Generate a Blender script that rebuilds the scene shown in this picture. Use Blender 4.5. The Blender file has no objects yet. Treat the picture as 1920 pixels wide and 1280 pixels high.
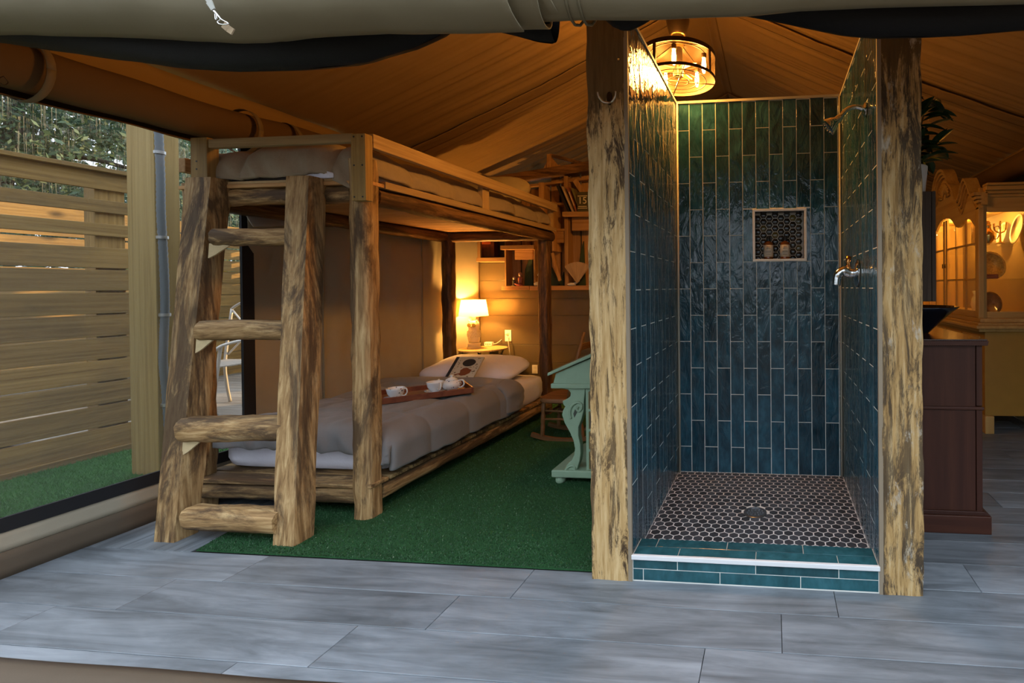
import bpy, math, random
from mathutils import Vector, Matrix, noise
random.seed(7)
scene = bpy.context.scene
COL = scene.collection
R = math.radians

# ------------------------------------------------------------------ camera
F_PX, PX, PY = 900.1, 1362.4, 544.6            # focal length and principal point, 1920 x 1280 frame
YAW, PIT, ROL = 0.0967, -0.0076, 0.0079
CAM = Vector((0.5676, -1.8577, 1.169))
cd = bpy.data.cameras.new('camera')
cam = bpy.data.objects.new('camera', cd); COL.objects.link(cam)
cd.sensor_width = 36.0; cd.sensor_fit = 'HORIZONTAL'
cd.lens = F_PX / 1920 * 36.0
cd.shift_x = (960 - PX) / 1920; cd.shift_y = -(640 - PY) / 1920
cd.clip_start = 0.05; cd.clip_end = 200
def _ray(u, v):
    c, s = math.cos(ROL), math.sin(ROL); a, b = u - PX, v - PY
    x, y, z = (a*c - b*s)/F_PX, -(a*s + b*c)/F_PX, 1.0
    y, z = y*math.cos(PIT) + z*math.sin(PIT), z*math.cos(PIT) - y*math.sin(PIT)
    return Vector((x*math.cos(YAW) - z*math.sin(YAW), x*math.sin(YAW) + z*math.cos(YAW), y))
def at(u, v, **k):
    """point seen at pixel (u, v) on the plane x=, y= or z="""
    d = _ray(u, v); (ax, val), = k.items(); i = 'xyz'.index(ax)
    return CAM + d*((val - CAM[i])/d[i])
_f = _ray(PX, PY).normalized()
_r = (_ray(PX + 100, PY) - _ray(PX, PY)).normalized()
_u = _r.cross(_f)
_m = Matrix((_r, _u, -_f)).transposed().to_4x4(); _m.translation = CAM
cam.matrix_world = _m
scene.camera = cam

# ------------------------------------------------------------------ light and exposure
scene.view_settings.view_transform = 'Standard'
scene.view_settings.look = 'None'
scene.view_settings.gamma = 1.0
scene.view_settings.use_curve_mapping = False
scene.view_settings.exposure = 1.28
wld = bpy.data.worlds.new('world'); scene.world = wld; wld.use_nodes = True
_bg = wld.node_tree.nodes['Background']
_bg.inputs[0].default_value = (0.66, 0.74, 0.84, 1); _bg.inputs[1].default_value = 1.9
sd = bpy.data.lights.new('sun', 'SUN'); sd.energy = 5.0; sd.color = (1.0, 0.62, 0.22); sd.angle = R(1.0)
sun = bpy.data.objects.new('sun', sd); COL.objects.link(sun)
sun.rotation_euler = Vector((0.60, 0.62, 0.17)).to_track_quat('Z', 'Y').to_euler()
sun.location = (6, 8, 6)

# ------------------------------------------------------------------ mesh helpers
WL = {}                                          # world location of every built object
class MB:
    def __init__(s): s.v = []; s.f = []; s.mi = []; s.cur = 0
    def add(s, vs, fs):
        n = len(s.v); s.v += [tuple(p) for p in vs]
        s.f += [tuple(i + n for i in f) for f in fs]; s.mi += [s.cur]*len(fs); return s
    def box(s, x0, x1, y0, y1, z0, z1):
        return s.add([(x0,y0,z0),(x1,y0,z0),(x1,y1,z0),(x0,y1,z0),(x0,y0,z1),(x1,y0,z1),(x1,y1,z1),(x0,y1,z1)],
                     [(3,2,1,0),(4,5,6,7),(0,1,5,4),(1,2,6,5),(2,3,7,6),(3,0,4,7)])
    def beam(s, a, b, w, h, up=(0,0,1), w2=None, h2=None):
        a, b = Vector(a), Vector(b); d = (b - a).normalized(); u = Vector(up)
        sx = d.cross(u).normalized(); uz = sx.cross(d); vs = []
        for p, ww, hh in ((a, w, h), (b, w2 or w, h2 or h)):
            for i, j in ((-1,-1),(1,-1),(1,1),(-1,1)): vs.append(p + sx*ww*i/2 + uz*hh*j/2)
        return s.add(vs, [(0,1,2,3),(7,6,5,4),(0,4,5,1),(1,5,6,2),(2,6,7,3),(3,7,4,0)])
    def tube(s, path, r, n=10, cap=True, flat=None, jit=0.0, seed=0, closed=False):
        path = [Vector(p) for p in path]; k = len(path); vs = []; fs = []
        ref = None
        for i, p in enumerate(path):
            if closed: t = path[(i+1) % k] - path[i-1]
            else: t = path[min(i+1, k-1)] - path[max(i-1, 0)]
            t.normalize()
            if ref is None: ref = Vector((0,0,1)) if abs(t.z) < 0.9 else Vector((1,0,0))
            a = t.cross(ref).normalized(); b = a.cross(t); ref = b
            rr = r[i] if isinstance(r, (list, tuple)) else r
            for j in range(n):
                th = 2*math.pi*j/n; q = 1.0
                if jit: q += jit*noise.noise(p*6 + Vector((seed*7.1 + math.cos(th)*1.2, math.sin(th)*1.2, seed)))
                ca, sa = math.cos(th), math.sin(th)
                if flat: ca, sa = max(-flat, min(flat, ca)), max(-flat, min(flat, sa))
                vs.append(p + a*rr*q*ca + b*rr*q*sa)
        m = k if closed else k - 1
        for i in range(m):
            for j in range(n):
                i2 = (i+1) % k
                fs.append((i*n+j, i*n+(j+1) % n, i2*n+(j+1) % n, i2*n+j))
        if cap and not closed:
            fs.append(tuple(range(n))[::-1]); fs.append(tuple((k-1)*n + j for j in range(n)))
        return s.add(vs, fs)
    def lathe(s, prof, o=(0,0,0), n=24, M=None, sx=1.0, sy=1.0):
        vs = []; fs = []; o = Vector(o)
        for r, z in prof:
            for j in range(n):
                a = 2*math.pi*j/n; p = Vector((r*math.cos(a)*sx, r*math.sin(a)*sy, z))
                vs.append((M @ p if M else p) + o)
        for i in range(len(prof) - 1):
            for j in range(n): fs.append((i*n+j, i*n+(j+1) % n, (i+1)*n+(j+1) % n, (i+1)*n+j))
        ring = prof[0] == prof[-1]
        if prof[0][0] > 1e-4 and not ring: fs.append(tuple(range(n))[::-1])
        if prof[-1][0] > 1e-4 and not ring: fs.append(tuple((len(prof)-1)*n + j for j in range(n)))
        return s.add(vs, fs)
    def prism(s, poly, fn, d0, d1):
        n = len(poly)
        vs = [fn(a, b, d0) for a, b in poly] + [fn(a, b, d1) for a, b in poly]
        fs = [tuple(range(n))[::-1], tuple(range(n, 2*n))] + [(i, (i+1) % n, n+(i+1) % n, n+i) for i in range(n)]
        return s.add(vs, fs)
    def grid(s, fn, nu, nv, closed_u=False):
        vs = [fn(i/nu, j/nv) for j in range(nv+1) for i in range(nu + (0 if closed_u else 1))]
        w = nu if closed_u else nu+1
        fs = [(j*w+i, j*w+(i+1) % w, (j+1)*w+(i+1) % w, (j+1)*w+i) for j in range(nv) for i in range(nu)]
        return s.add(vs, fs)
    def build(s, name, mat, parent=None, smooth=False, bevel=0, solid=0, sub=0, seg=2, org=None):
        xs = [p[0] for p in s.v]; ys = [p[1] for p in s.v]; zs = [p[2] for p in s.v]
        o0 = Vector(org) if org else Vector(((min(xs)+max(xs))/2, (min(ys)+max(ys))/2, min(zs)))
        me = bpy.data.meshes.new(name)
        me.from_pydata([(p[0]-o0.x, p[1]-o0.y, p[2]-o0.z) for p in s.v], [], s.f); me.update()
        for m in (mat if isinstance(mat, (list, tuple)) else [mat]): me.materials.append(m)
        if any(s.mi): me.polygons.foreach_set('material_index', s.mi)
        if smooth:
            me.polygons.foreach_set('use_smooth', [True]*len(me.polygons))
        o = link(name, me, o0, parent)
        if bevel:
            b = o.modifiers.new('edge', 'BEVEL'); b.width = bevel; b.segments = seg; b.limit_method = 'ANGLE'; b.angle_limit = R(35)
        if solid:
            b = o.modifiers.new('thick', 'SOLIDIFY'); b.thickness = solid; b.offset = 0
        if sub:
            b = o.modifiers.new('smooth', 'SUBSURF'); b.levels = sub; b.render_levels = sub
        if smooth == 'auto':
            me.polygons.foreach_set('use_smooth', [True]*len(me.polygons))
            try: me.set_sharp_from_angle(angle=R(40))
            except Exception: pass
        return o
def link(name, me, loc, parent=None, rot=None):
    o = bpy.data.objects.new(name, me); COL.objects.link(o); o.location = loc
    if rot: o.rotation_euler = rot
    WL[o.name] = Vector(loc)
    if parent:
        o.parent = parent; o.matrix_parent_inverse = Matrix.Translation(-WL[parent.name])
    return o
def empty(name, loc):
    o = bpy.data.objects.new(name, None); COL.objects.link(o); o.location = loc
    o.empty_display_size = 0.05; WL[o.name] = Vector(loc); return o
def tag(o, label=None, cat=None, group=None, kind=None):
    if label: o['label'] = label
    if cat: o['category'] = cat
    if group: o['group'] = group
    if kind: o['kind'] = kind
    return o
def thing(name, loc, label, cat, group=None): return tag(empty(name, loc), label, cat, group)
def struct(o, label=None):
    o['kind'] = 'structure'
    if label: o['label'] = label
    return o
def copy_tree(o, parent=None):
    c = o.copy(); COL.objects.link(c); c.parent = parent; WL[c.name] = WL[o.name]
    for ch in list(o.children): copy_tree(ch, c)
    return c
def fbm(x, y, z=0.0, s=1.0): return noise.fractal(Vector((x*s, y*s, z*s)), 1.0, 2.0, 4)
def nz(x, y, z=0.0): return noise.noise(Vector((x, y, z)))
def sstep(a, b, x):
    t = max(0.0, min(1.0, (x-a)/(b-a))); return t*t*(3-2*t)
def lerp(a, b, t): return a + (b-a)*t
def bez(pts, n=12):
    """smooth Catmull-Rom path through pts"""
    P = [Vector(p) for p in pts]; out = []
    for i in range(len(P)-1):
        p0, p1, p2, p3 = P[max(i-1,0)], P[i], P[i+1], P[min(i+2, len(P)-1)]
        for k in range(n):
            t = k/n; out.append(0.5*((2*p1) + (p2-p0)*t + (2*p0-5*p1+4*p2-p3)*t*t + (3*p1-p0-3*p2+p3)*t**3))
    out.append(P[-1]); return out

# ------------------------------------------------------------------ materials
MATS = {}
def _new(name):
    m = bpy.data.materials.new(name); m.use_nodes = True; nt = m.node_tree
    return m, nt, nt.nodes['Principled BSDF']
def N(nt, t, **k):
    n = nt.nodes.new(t)
    for a, b in k.items(): setattr(n, a, b)
    return n
def coords(nt, scale=(1,1,1), kind='Object', rnd=True):
    tc = N(nt, 'ShaderNodeTexCoord'); mp = N(nt, 'ShaderNodeMapping')
    if kind == 'World':
        g = N(nt, 'ShaderNodeNewGeometry'); nt.links.new(g.outputs['Position'], mp.inputs[0])
    else: nt.links.new(tc.outputs[kind], mp.inputs[0])
    mp.inputs['Scale'].default_value = scale
    if rnd and kind != 'World':
        oi = N(nt, 'ShaderNodeObjectInfo'); ml = N(nt, 'ShaderNodeMath', operation='MULTIPLY'); ml.inputs[1].default_value = 37.0
        nt.links.new(oi.outputs['Random'], ml.inputs[0]); nt.links.new(ml.outputs[0], mp.inputs['Location'])
    return mp.outputs[0]
def noise_n(nt, vec, scale, detail=4, rough=0.55, dist=0.0):
    n = N(nt, 'ShaderNodeTexNoise'); n.inputs['Scale'].default_value = scale; n.inputs['Detail'].default_value = detail
    n.inputs['Roughness'].default_value = rough; n.inputs['Distortion'].default_value = dist
    nt.links.new(vec, n.inputs['Vector']); return n.outputs['Fac']
def ramp(nt, fac, stops):
    r = N(nt, 'ShaderNodeValToRGB'); e = r.color_ramp.elements
    while len(e) < len(stops): e.new(0.5)
    for i, (p, c) in enumerate(stops): e[i].position = p; e[i].color = (*c, 1) if len(c) == 3 else c
    nt.links.new(fac, r.inputs[0]); return r.outputs[0]
def mix(nt, fac, a, b, mode='MIX'):
    m = N(nt, 'ShaderNodeMix', data_type='RGBA', blend_type=mode)
    for s, v in ((m.inputs[0], fac), (m.inputs[6], a), (m.inputs[7], b)):
        if isinstance(v, (int, float)): s.default_value = v
        elif isinstance(v, tuple): s.default_value = (*v, 1) if len(v) == 3 else v
        else: nt.links.new(v, s)
    return m.outputs[2]
def bump(nt, bsdf, h, strength=0.3, dist=0.01):
    b = N(nt, 'ShaderNodeBump'); b.inputs['Strength'].default_value = strength; b.inputs['Distance'].default_value = dist
    nt.links.new(h, b.inputs['Height']); nt.links.new(b.outputs[0], bsdf.inputs['Normal'])
def hue_var(nt, col, amt=0.25):
    oi = N(nt, 'ShaderNodeObjectInfo'); mr = N(nt, 'ShaderNodeMapRange')
    mr.inputs['To Min'].default_value = 1-amt; mr.inputs['To Max'].default_value = 1+amt
    nt.links.new(oi.outputs['Random'], mr.inputs[0])
    h = N(nt, 'ShaderNodeHueSaturation'); nt.links.new(mr.outputs[0], h.inputs['Value']); nt.links.new(col, h.inputs['Color'])
    return h.outputs[0]
def plain(name, col, rough=0.6, metal=0.0, spec=0.5, var=0.0, emit=None, estr=0.0, nscale=0, bstr=0.0, coat=0):
    if name in MATS: return MATS[name]
    m, nt, b = _new(name); b.inputs['Base Color'].default_value = (*col, 1)
    b.inputs['Roughness'].default_value = rough; b.inputs['Metallic'].default_value = metal
    b.inputs['Specular IOR Level'].default_value = spec
    if coat: b.inputs['Coat Weight'].default_value = coat; b.inputs['Coat Roughness'].default_value = 0.1
    if nscale:
        f = noise_n(nt, coords(nt), nscale)
        c = mix(nt, f, tuple(x*(1-var) for x in col), tuple(min(1, x*(1+var)) for x in col))
        nt.links.new(c, b.inputs['Base Color'])
        if bstr: bump(nt, b, f, bstr)
    if emit: b.inputs['Emission Color'].default_value = (*emit, 1); b.inputs['Emission Strength'].default_value = estr
    MATS[name] = m; return m
AX = {'x': 0, 'y': 1, 'z': 2}
def wood(name, cols, axis='z', fine=26, stretch=0.06, rough=0.7, bstr=0.35, dark=None, darkamt=0.5, var=0.18, knots=0.0, dscale=3.0, dstretch=0.3, bd=0.006):
    key = name + '_' + axis
    if key in MATS: return MATS[key]
    m, nt, b = _new(key); sc = [1, 1, 1]; sc[AX[axis]] = stretch
    v = coords(nt, sc)
    f = noise_n(nt, v, fine, 6, 0.62, 0.5)
    n = len(cols); c = ramp(nt, f, [(0.28 + 0.44*i/(n-1), cols[i]) for i in range(n)])
    if dark:
        sc2 = [1, 1, 1]; sc2[AX[axis]] = dstretch
        d = noise_n(nt, coords(nt, sc2), dscale, 9, 0.72, 0.6)
        k = ramp(nt, d, [(0.46, (0,0,0)), (0.56, (1,1,1))])
        k2 = N(nt, 'ShaderNodeMath', operation='MULTIPLY'); k2.inputs[1].default_value = darkamt; nt.links.new(k, k2.inputs[0])
        c = mix(nt, k2.outputs[0], c, dark)
    if knots:
        vo = N(nt, 'ShaderNodeTexVoronoi'); vo.inputs['Scale'].default_value = 2.2
        sc3 = [1, 1, 1]; sc3[AX[axis]] = 0.55; nt.links.new(coords(nt, sc3), vo.inputs['Vector'])
        k = ramp(nt, vo.outputs['Distance'], [(0.03, (1,1,1)), (0.10, (0,0,0))])
        k3 = N(nt, 'ShaderNodeMath', operation='MULTIPLY'); k3.inputs[1].default_value = knots; nt.links.new(k, k3.inputs[0])
        c = mix(nt, k3.outputs[0], c, tuple(x*0.25 for x in cols[0]))
    if var: c = hue_var(nt, c, var)
    nt.links.new(c, b.inputs['Base Color']); b.inputs['Roughness'].default_value = rough
    b.inputs['Specular IOR Level'].default_value = 0.3
    bump(nt, b, f, bstr, bd); MATS[key] = m; return m
def fabric(name, col, weave=0.0, var=0.12, wr=0.25, rough=0.9, nscale=5.0, sheen=0.0, trans=0.0, wscale=350.0):
    if name in MATS: return MATS[name]
    m, nt, b = _new(name); v = coords(nt, rnd=False)
    f = noise_n(nt, v, nscale, 5, 0.6)
    c = mix(nt, f, tuple(x*(1-var) for x in col), tuple(min(1, x*(1+var)) for x in col))
    nt.links.new(c, b.inputs['Base Color']); b.inputs['Roughness'].default_value = rough
    b.inputs['Specular IOR Level'].default_value = 0.2
    if sheen: b.inputs['Sheen Weight'].default_value = sheen
    if weave:
        w = noise_n(nt, v, wscale, 2); bump(nt, b, w, weave, 0.002)
    elif wr: bump(nt, b, f, wr, 0.01)
    if trans:
        t = N(nt, 'ShaderNodeBsdfTranslucent'); nt.links.new(c, t.inputs[0]); ms = N(nt, 'ShaderNodeMixShader'); ms.inputs[0].default_value = trans
        out = nt.nodes['Material Output']; nt.links.new(b.outputs[0], ms.inputs[1]); nt.links.new(t.outputs[0], ms.inputs[2]); nt.links.new(ms.outputs[0], out.inputs[0])
    MATS[name] = m; return m
def glazed(name, c0, c1, c2, var=0.3, wave=7.0, bstr=0.35, rough=0.07, fine=True):
    if name in MATS: return MATS[name]
    m, nt, b = _new(name)
    f = noise_n(nt, coords(nt, (1,1,0.5)), 18, 5, 0.6)
    c = ramp(nt, f, [(0.3, c0), (0.5, c1), (0.72, c2)])
    c = hue_var(nt, c, var); nt.links.new(c, b.inputs['Base Color'])
    b.inputs['Roughness'].default_value = rough; b.inputs['Specular IOR Level'].default_value = 0.55
    w = noise_n(nt, coords(nt, (1,1,0.45), 'Object'), wave, 4, 0.55, 0.8); bump(nt, b, w, bstr, 0.02)
    MATS[name] = m; return m
def see_through(name, col, clear, rough=0.9):
    if name in MATS: return MATS[name]
    m, nt, b = _new(name); b.inputs['Base Color'].default_value = (*col, 1); b.inputs['Roughness'].default_value = rough
    t = N(nt, 'ShaderNodeBsdfTransparent'); ms = N(nt, 'ShaderNodeMixShader'); ms.inputs[0].default_value = clear
    nt.links.new(b.outputs[0], ms.inputs[1]); nt.links.new(t.outputs[0], ms.inputs[2])
    nt.links.new(ms.outputs[0], nt.nodes['Material Output'].inputs[0]); MATS[name] = m; return m
def pane_glass(name='pane_glass'):
    if name in MATS: return MATS[name]
    m, nt, b = _new(name)
    t = N(nt, 'ShaderNodeBsdfTransparent'); g = N(nt, 'ShaderNodeBsdfGlossy'); g.inputs['Roughness'].default_value = 0.03
    lw = N(nt, 'ShaderNodeLayerWeight'); lw.inputs[0].default_value = 0.5; pw = N(nt, 'ShaderNodeMath', operation='POWER'); pw.inputs[1].default_value = 3.5; nt.links.new(lw.outputs['Facing'], pw.inputs[0]); fr = N(nt, 'ShaderNodeMath', operation='MULTIPLY_ADD'); fr.inputs[1].default_value = 0.45; fr.inputs[2].default_value = 0.04; nt.links.new(pw.outputs[0], fr.inputs[0]); ms = N(nt, 'ShaderNodeMixShader')
    nt.links.new(fr.outputs[0], ms.inputs[0]); nt.links.new(t.outputs[0], ms.inputs[1]); nt.links.new(g.outputs[0], ms.inputs[2])
    nt.links.new(ms.outputs[0], nt.nodes['Material Output'].inputs[0]); MATS[name] = m; return m

LOG = [(0.12,0.058,0.020), (0.34,0.205,0.085), (0.56,0.39,0.19)]
def log(ax): return wood('rustic_log', LOG, ax, fine=60, stretch=0.07, dark=(0.05,0.028,0.015), darkamt=0.85, knots=0.8, dscale=7, dstretch=0.2)
def darklog(ax): return wood('stained_log', [(0.055,0.026,0.012), (0.17,0.085,0.032), (0.28,0.15,0.06)], ax, fine=60, stretch=0.07, dark=(0.02,0.01,0.006), darkamt=0.7, knots=0.6, dscale=9, dstretch=0.16, rough=0.5)
def deal(ax): return wood('pine_board', [(0.30,0.19,0.085), (0.42,0.28,0.13), (0.50,0.36,0.18)], ax, fine=55, stretch=0.03, knots=0.7, bstr=0.15)
def treated(ax): return wood('treated_board', [(0.17,0.098,0.027), (0.28,0.172,0.052), (0.36,0.235,0.078)], ax, fine=50, stretch=0.025, knots=0.9, bstr=0.15, var=0.22, dark=(0.10,0.07,0.035), darkamt=0.35)
def cedar(ax): return wood('shelf_wood', [(0.28,0.14,0.05), (0.42,0.23,0.09), (0.52,0.31,0.13)], ax, fine=50, stretch=0.04, knots=0.6, bstr=0.2, var=0.25)
BLACK = plain('black_webbing', (0.008, 0.008, 0.010), 0.85)
CHROME = plain('polished_chrome', (0.75, 0.76, 0.78), 0.08, 1.0)
BRONZE = plain('dark_bronze', (0.045, 0.028, 0.016), 0.38, 0.8)
WHITEP = plain('white_plastic', (0.80, 0.78, 0.72), 0.4)
CANVAS = fabric('tan_canvas', (0.30, 0.185, 0.072), weave=0.15, var=0.10)
KHAKI = fabric('khaki_canvas', (0.37, 0.33, 0.25), weave=0.12, var=0.10)

# ================================================================== THE SETTING
XL, XR, YB, YBED, ZE, XRID, ZRID = -2.59, 2.69, 5.0, 3.0, 2.30, 0.05, 3.50
YF = -0.62
# ---- floor of grey planks
def _plank_mat(ax):
    key = 'grey_vinyl_plank_' + ax
    if key in MATS: return MATS[key]
    m, nt, b = _new(key); sc = [1, 1, 1]; sc[AX[ax]] = 0.10
    f = noise_n(nt, coords(nt, sc), 16, 8, 0.66, 0.9)
    c = ramp(nt, f, [(0.28, (0.085,0.096,0.107)), (0.48, (0.160,0.180,0.200)), (0.60, (0.205,0.228,0.252)), (0.80, (0.265,0.29,0.315))])
    s2 = [1, 1, 1]; s2[AX[ax]] = 0.5
    g = noise_n(nt, coords(nt, s2), 2.2, 4, 0.6, 1.0)
    c = mix(nt, 0.55, c, ramp(nt, g, [(0.34, (0.30,0.31,0.31)), (0.62, (0.72,0.74,0.76))]), 'OVERLAY')
    h = noise_n(nt, coords(nt, [x*y for x, y in zip(sc, (1,1,1))]), 60, 4, 0.7)
    c = mix(nt, 0.12, c, ramp(nt, h, [(0.40, (0.25,0.25,0.25)), (0.55, (0.8,0.8,0.8))]), 'MULTIPLY')
    c = hue_var(nt, c, 0.10); nt.links.new(c, b.inputs['Base Color'])
    b.inputs['Roughness'].default_value = 0.42; b.inputs['Specular IOR Level'].default_value = 0.4
    bump(nt, b, f, 0.12, 0.004); MATS[key] = m; return m
fl = MB().box(XL - 0.1, XR + 0.1, YF, YB, -0.12, -0.005).build('floor', plain('floor_gap', (0.02,0.02,0.02), 0.9))
struct(fl, 'grey wood-look plank floor')
def plank(x0, x1, y0, y1, ax, z=0.0):
    g = 0.0011; MB().box(x0+g, x1-g, y0+g, y1-g, -0.006, z).build('plank', _plank_mat(ax), fl, bevel=0.0012, seg=1)
rows = [(-0.62, -0.51, 0.10), (-0.51, -0.325, 0.34), (-0.325, -0.14, 0.588 - 1.22), (-0.14, 0.045, -0.43)]
for y0, y1, j in rows:
    js = [j + 1.22*k for k in range(-4, 5)]
    js = sorted([XL] + [q for q in js if XL + 0.05 < q < XR - 0.05] + [XR])
    for a, c in zip(js[:-1], js[1:]): plank(a, c, y0, y1, 'x')
y = 0.045; k = 0
while y < YB - 0.1:
    js = [1.10] + [q for q in (1.35 + 0.41*(k % 3), 2.57 + 0.41*(k % 3)) if 1.3 < q < XR - 0.1] + [XR]
    for a, c in zip(js[:-1], js[1:]): plank(a, c, y, min(y + 0.185, YB), 'x')
    y += 0.185; k += 1
for k, x in enumerate((-2.59, -2.41, -2.23)):
    x1 = (-2.41, -2.23, -2.045)[k]
    js = [0.045, 0.5 + 0.37*k, 1.72 + 0.3*k, 3.0]
    for a, c in zip(js[:-1], js[1:]): plank(x, x1, a, c, 'y')
# ---- front canvas sill across the opening
sill = MB().grid(lambda s, t: Vector((lerp(XL-0.05, XR+0.05, s), -0.566 - t*0.30 + 0.006*nz(s*9, t*2), 0.004 + 0.008*math.sin(math.pi*min(1, t*3)) - 0.10*max(0, t-0.75) + 0.002*(1+nz(s*14, t*3, 3)))), 90, 10)
o = sill.build('canvas_sill', fabric('brown_vinyl', (0.115, 0.088, 0.062), weave=0.1, rough=0.55), smooth=True, solid=0.004)
tag(o, 'brown canvas threshold strip lying along the front edge of the plank floor', 'canvas strip')
tag(MB().box(XL-0.05, XR+0.05, -0.70, -0.694, 0.004, 0.0095).build('seam', plain('seam_thread', (0.16,0.13,0.10), 0.8), o))
deck = struct(MB().box(-7, 7, -6, YF, -0.20, -0.03).build('floor_deck', wood('dark_deck', [(0.05,0.035,0.02), (0.08,0.055,0.03), (0.11,0.075,0.045)], 'x', fine=40)), 'timber deck outside the tent opening')

# ---- left tent wall: canvas, sod cloth, window opening with insect mesh
wl = empty('wall_left', (XL, 0, 0)); struct(wl, 'khaki canvas tent side wall')
BROWNV = MATS['brown_vinyl']
YW0, YW1 = YF - 0.1, 0.71
def wallpanel(name, y0, y1, z0, z1, mat, nu, nv, amp=0.006, dx=0.0, fr=5.0, solid=0.004, par=None):
    def fn(s, t):
        y = lerp(y0, y1, s); z = lerp(z0, z1, t)
        return Vector((XL + dx + amp*(fbm(y*1.3, z*0.5, 2.0, fr*0.5) + 0.6*math.sin(y*9 + z*1.5)*nz(y*2, z)), y, z))
    return MB().grid(fn, nu, nv).build(name, mat, par or wl, smooth=True, solid=solid)
o = wallpanel('sod_cloth', YW0, YBED, 0.0, 0.107, BROWNV, 60, 3, 0.004, 0.012)
o = wallpanel('canvas_skirt', YW0, YW1 + 0.06, 0.10, 0.19, KHAKI, 60, 3, 0.004)
o = wallpanel('canvas_panel', YW1 + 0.03, YBED, 0.10, ZE, KHAKI, 120, 60, 0.022)
for yy in (1.22, 2.18):
    MB().box(XL+0.004, XL+0.018, yy, yy+0.006, 0.11, 2.2).build('seam', fabric('khaki_seam', (0.33,0.27,0.18)), wl)
MB().box(XL+0.002, XL+0.026, 0.775, YBED, 0.33, 0.337).build('seam', MATS['khaki_seam'], wl)
w1 = struct(empty('window_1', (XL, 0, 0.19)), 'mesh screened tent window')
MB().box(XL-0.004, XL+0.010, YW0, YW1+0.06, 0.186, 0.246).build('webbing_strip', BLACK, w1)
MB().box(XL-0.004, XL+0.012, YW1, 0.775, 0.246, 2.25).build('webbing_strip', BLACK, w1)
MB().box(XL-0.002, XL+0.0, YW0, YW1, 0.246, 2.25).build('insect_mesh', see_through('insect_mesh', (0.11,0.115,0.11), 0.74), w1)
# loose flap of canvas folded down at the window's back edge
fp = [at(452, 390, x=XL+0.06), at(572, 392, x=XL+0.06), at(572, 421, x=XL+0.07), at(475, 425, x=XL+0.08)]
def _flap(s, t):
    a = fp[0].lerp(fp[1], s); c = fp[3].lerp(fp[2], s); p = a.lerp(c, t)
    return p + Vector((0.012*math.sin(s*7)*t, 0, 0.006*nz(s*5, t*3)))
MB().grid(_flap, 20, 6).build('loose_flap', fabric('grey_flap', (0.36,0.33,0.31)), wl, smooth=True, solid=0.008)

# ---- roof
rf = empty('ceiling', (XRID, 2, ZRID)); struct(rf, 'tan canvas tent roof with pleats')
def foldf(y, s, side):
    """pleats running down the slope; s 0 eave .. 1 ridge"""
    yy = y + 0.10*(1-s)*nz(y*0.8, side*3.0) + 0.02*nz(s*3, y*2)
    k = 0.35 + 0.65*sstep(1.6, 2.8, y) if side > 0 else 0.25 + 0.55*sstep(0.6, 2.6, y)*sstep(0.1, 0.5, s)
    a = nz(yy*6.5, side*5) + 0.65*nz(yy*14, side*9) + 0.3*nz(yy*27, side*2)
    a = 1 - 2*abs(a)                                    # ridged
    return 0.030*k*a + 0.02*nz(y*1.1, s*1.5, side)
def slope(side):
    xe = XL - 0.05 if side < 0 else XR + 0.05
    nx_, nz_ = (-(ZRID-ZE), 1) if side > 0 else ((ZRID-ZE), 1)
    def fn(u, v):
        y = lerp(-0.80, YB + 0.05, u); x = lerp(xe, XRID, v); z = lerp(ZE, ZRID, v) - 0.05*math.sin(math.pi*v)
        d = foldf(y, v, side)*math.sin(math.pi*min(1, 0.12 + v*0.95))
        n = Vector((side*0.42, 0, 0.9)); return Vector((x, y, z)) - n*d
    return MB().grid(fn, 520, 14)
slope(-1).build('roof_panel', CANVAS, rf, smooth=True)
slope(1).build('roof_panel', CANVAS, rf, smooth=True)
SEAM = fabric('roof_seam', (0.25, 0.15, 0.058), weave=0.15)
def seam_band(yc, side, w=0.13):
    xe = XL - 0.04 if side < 0 else XR + 0.04
    def fn(u, v):
        y = yc + (u-0.5)*w + 0.010*nz(v*9, yc); x = lerp(xe, XRID, v)
        z = lerp(ZE, ZRID, v) - 0.05*math.sin(math.pi*v) - 0.030 - 0.010*abs(nz(v*17, u*2, yc))
        return Vector((x, y, z))
    MB().grid(fn, 8, 60).build('seam_band', SEAM, rf, smooth=True, solid=0.004)
for s_ in (-1, 1):
    for yc in (1.95, 3.9): seam_band(yc, s_)
MB().grid(lambda u, v: Vector((XRID + (u-0.5)*0.09, lerp(-0.8, YB, v), ZRID - 0.012 - 0.03*abs(u-0.5) - 0.012*abs(nz(v*30, 1)))), 6, 120).build('ridge_band', SEAM, rf, smooth=True, solid=0.004)
def valance(x, sgn, name):
    def fn(u, v):
        y = lerp(-0.8, YB, u); return Vector((x + sgn*(0.03 + 0.03*(1-v) + 0.012*fbm(y*1.4, v, 1.0)), y, lerp(2.12, ZE+0.01, v) + 0.006*nz(y*3, v)))
    MB().grid(fn, 160, 6).build(name, CANVAS, rf, smooth=True, solid=0.004)
valance(XL, 1, 'valance'); valance(XR, -1, 'valance')

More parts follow.
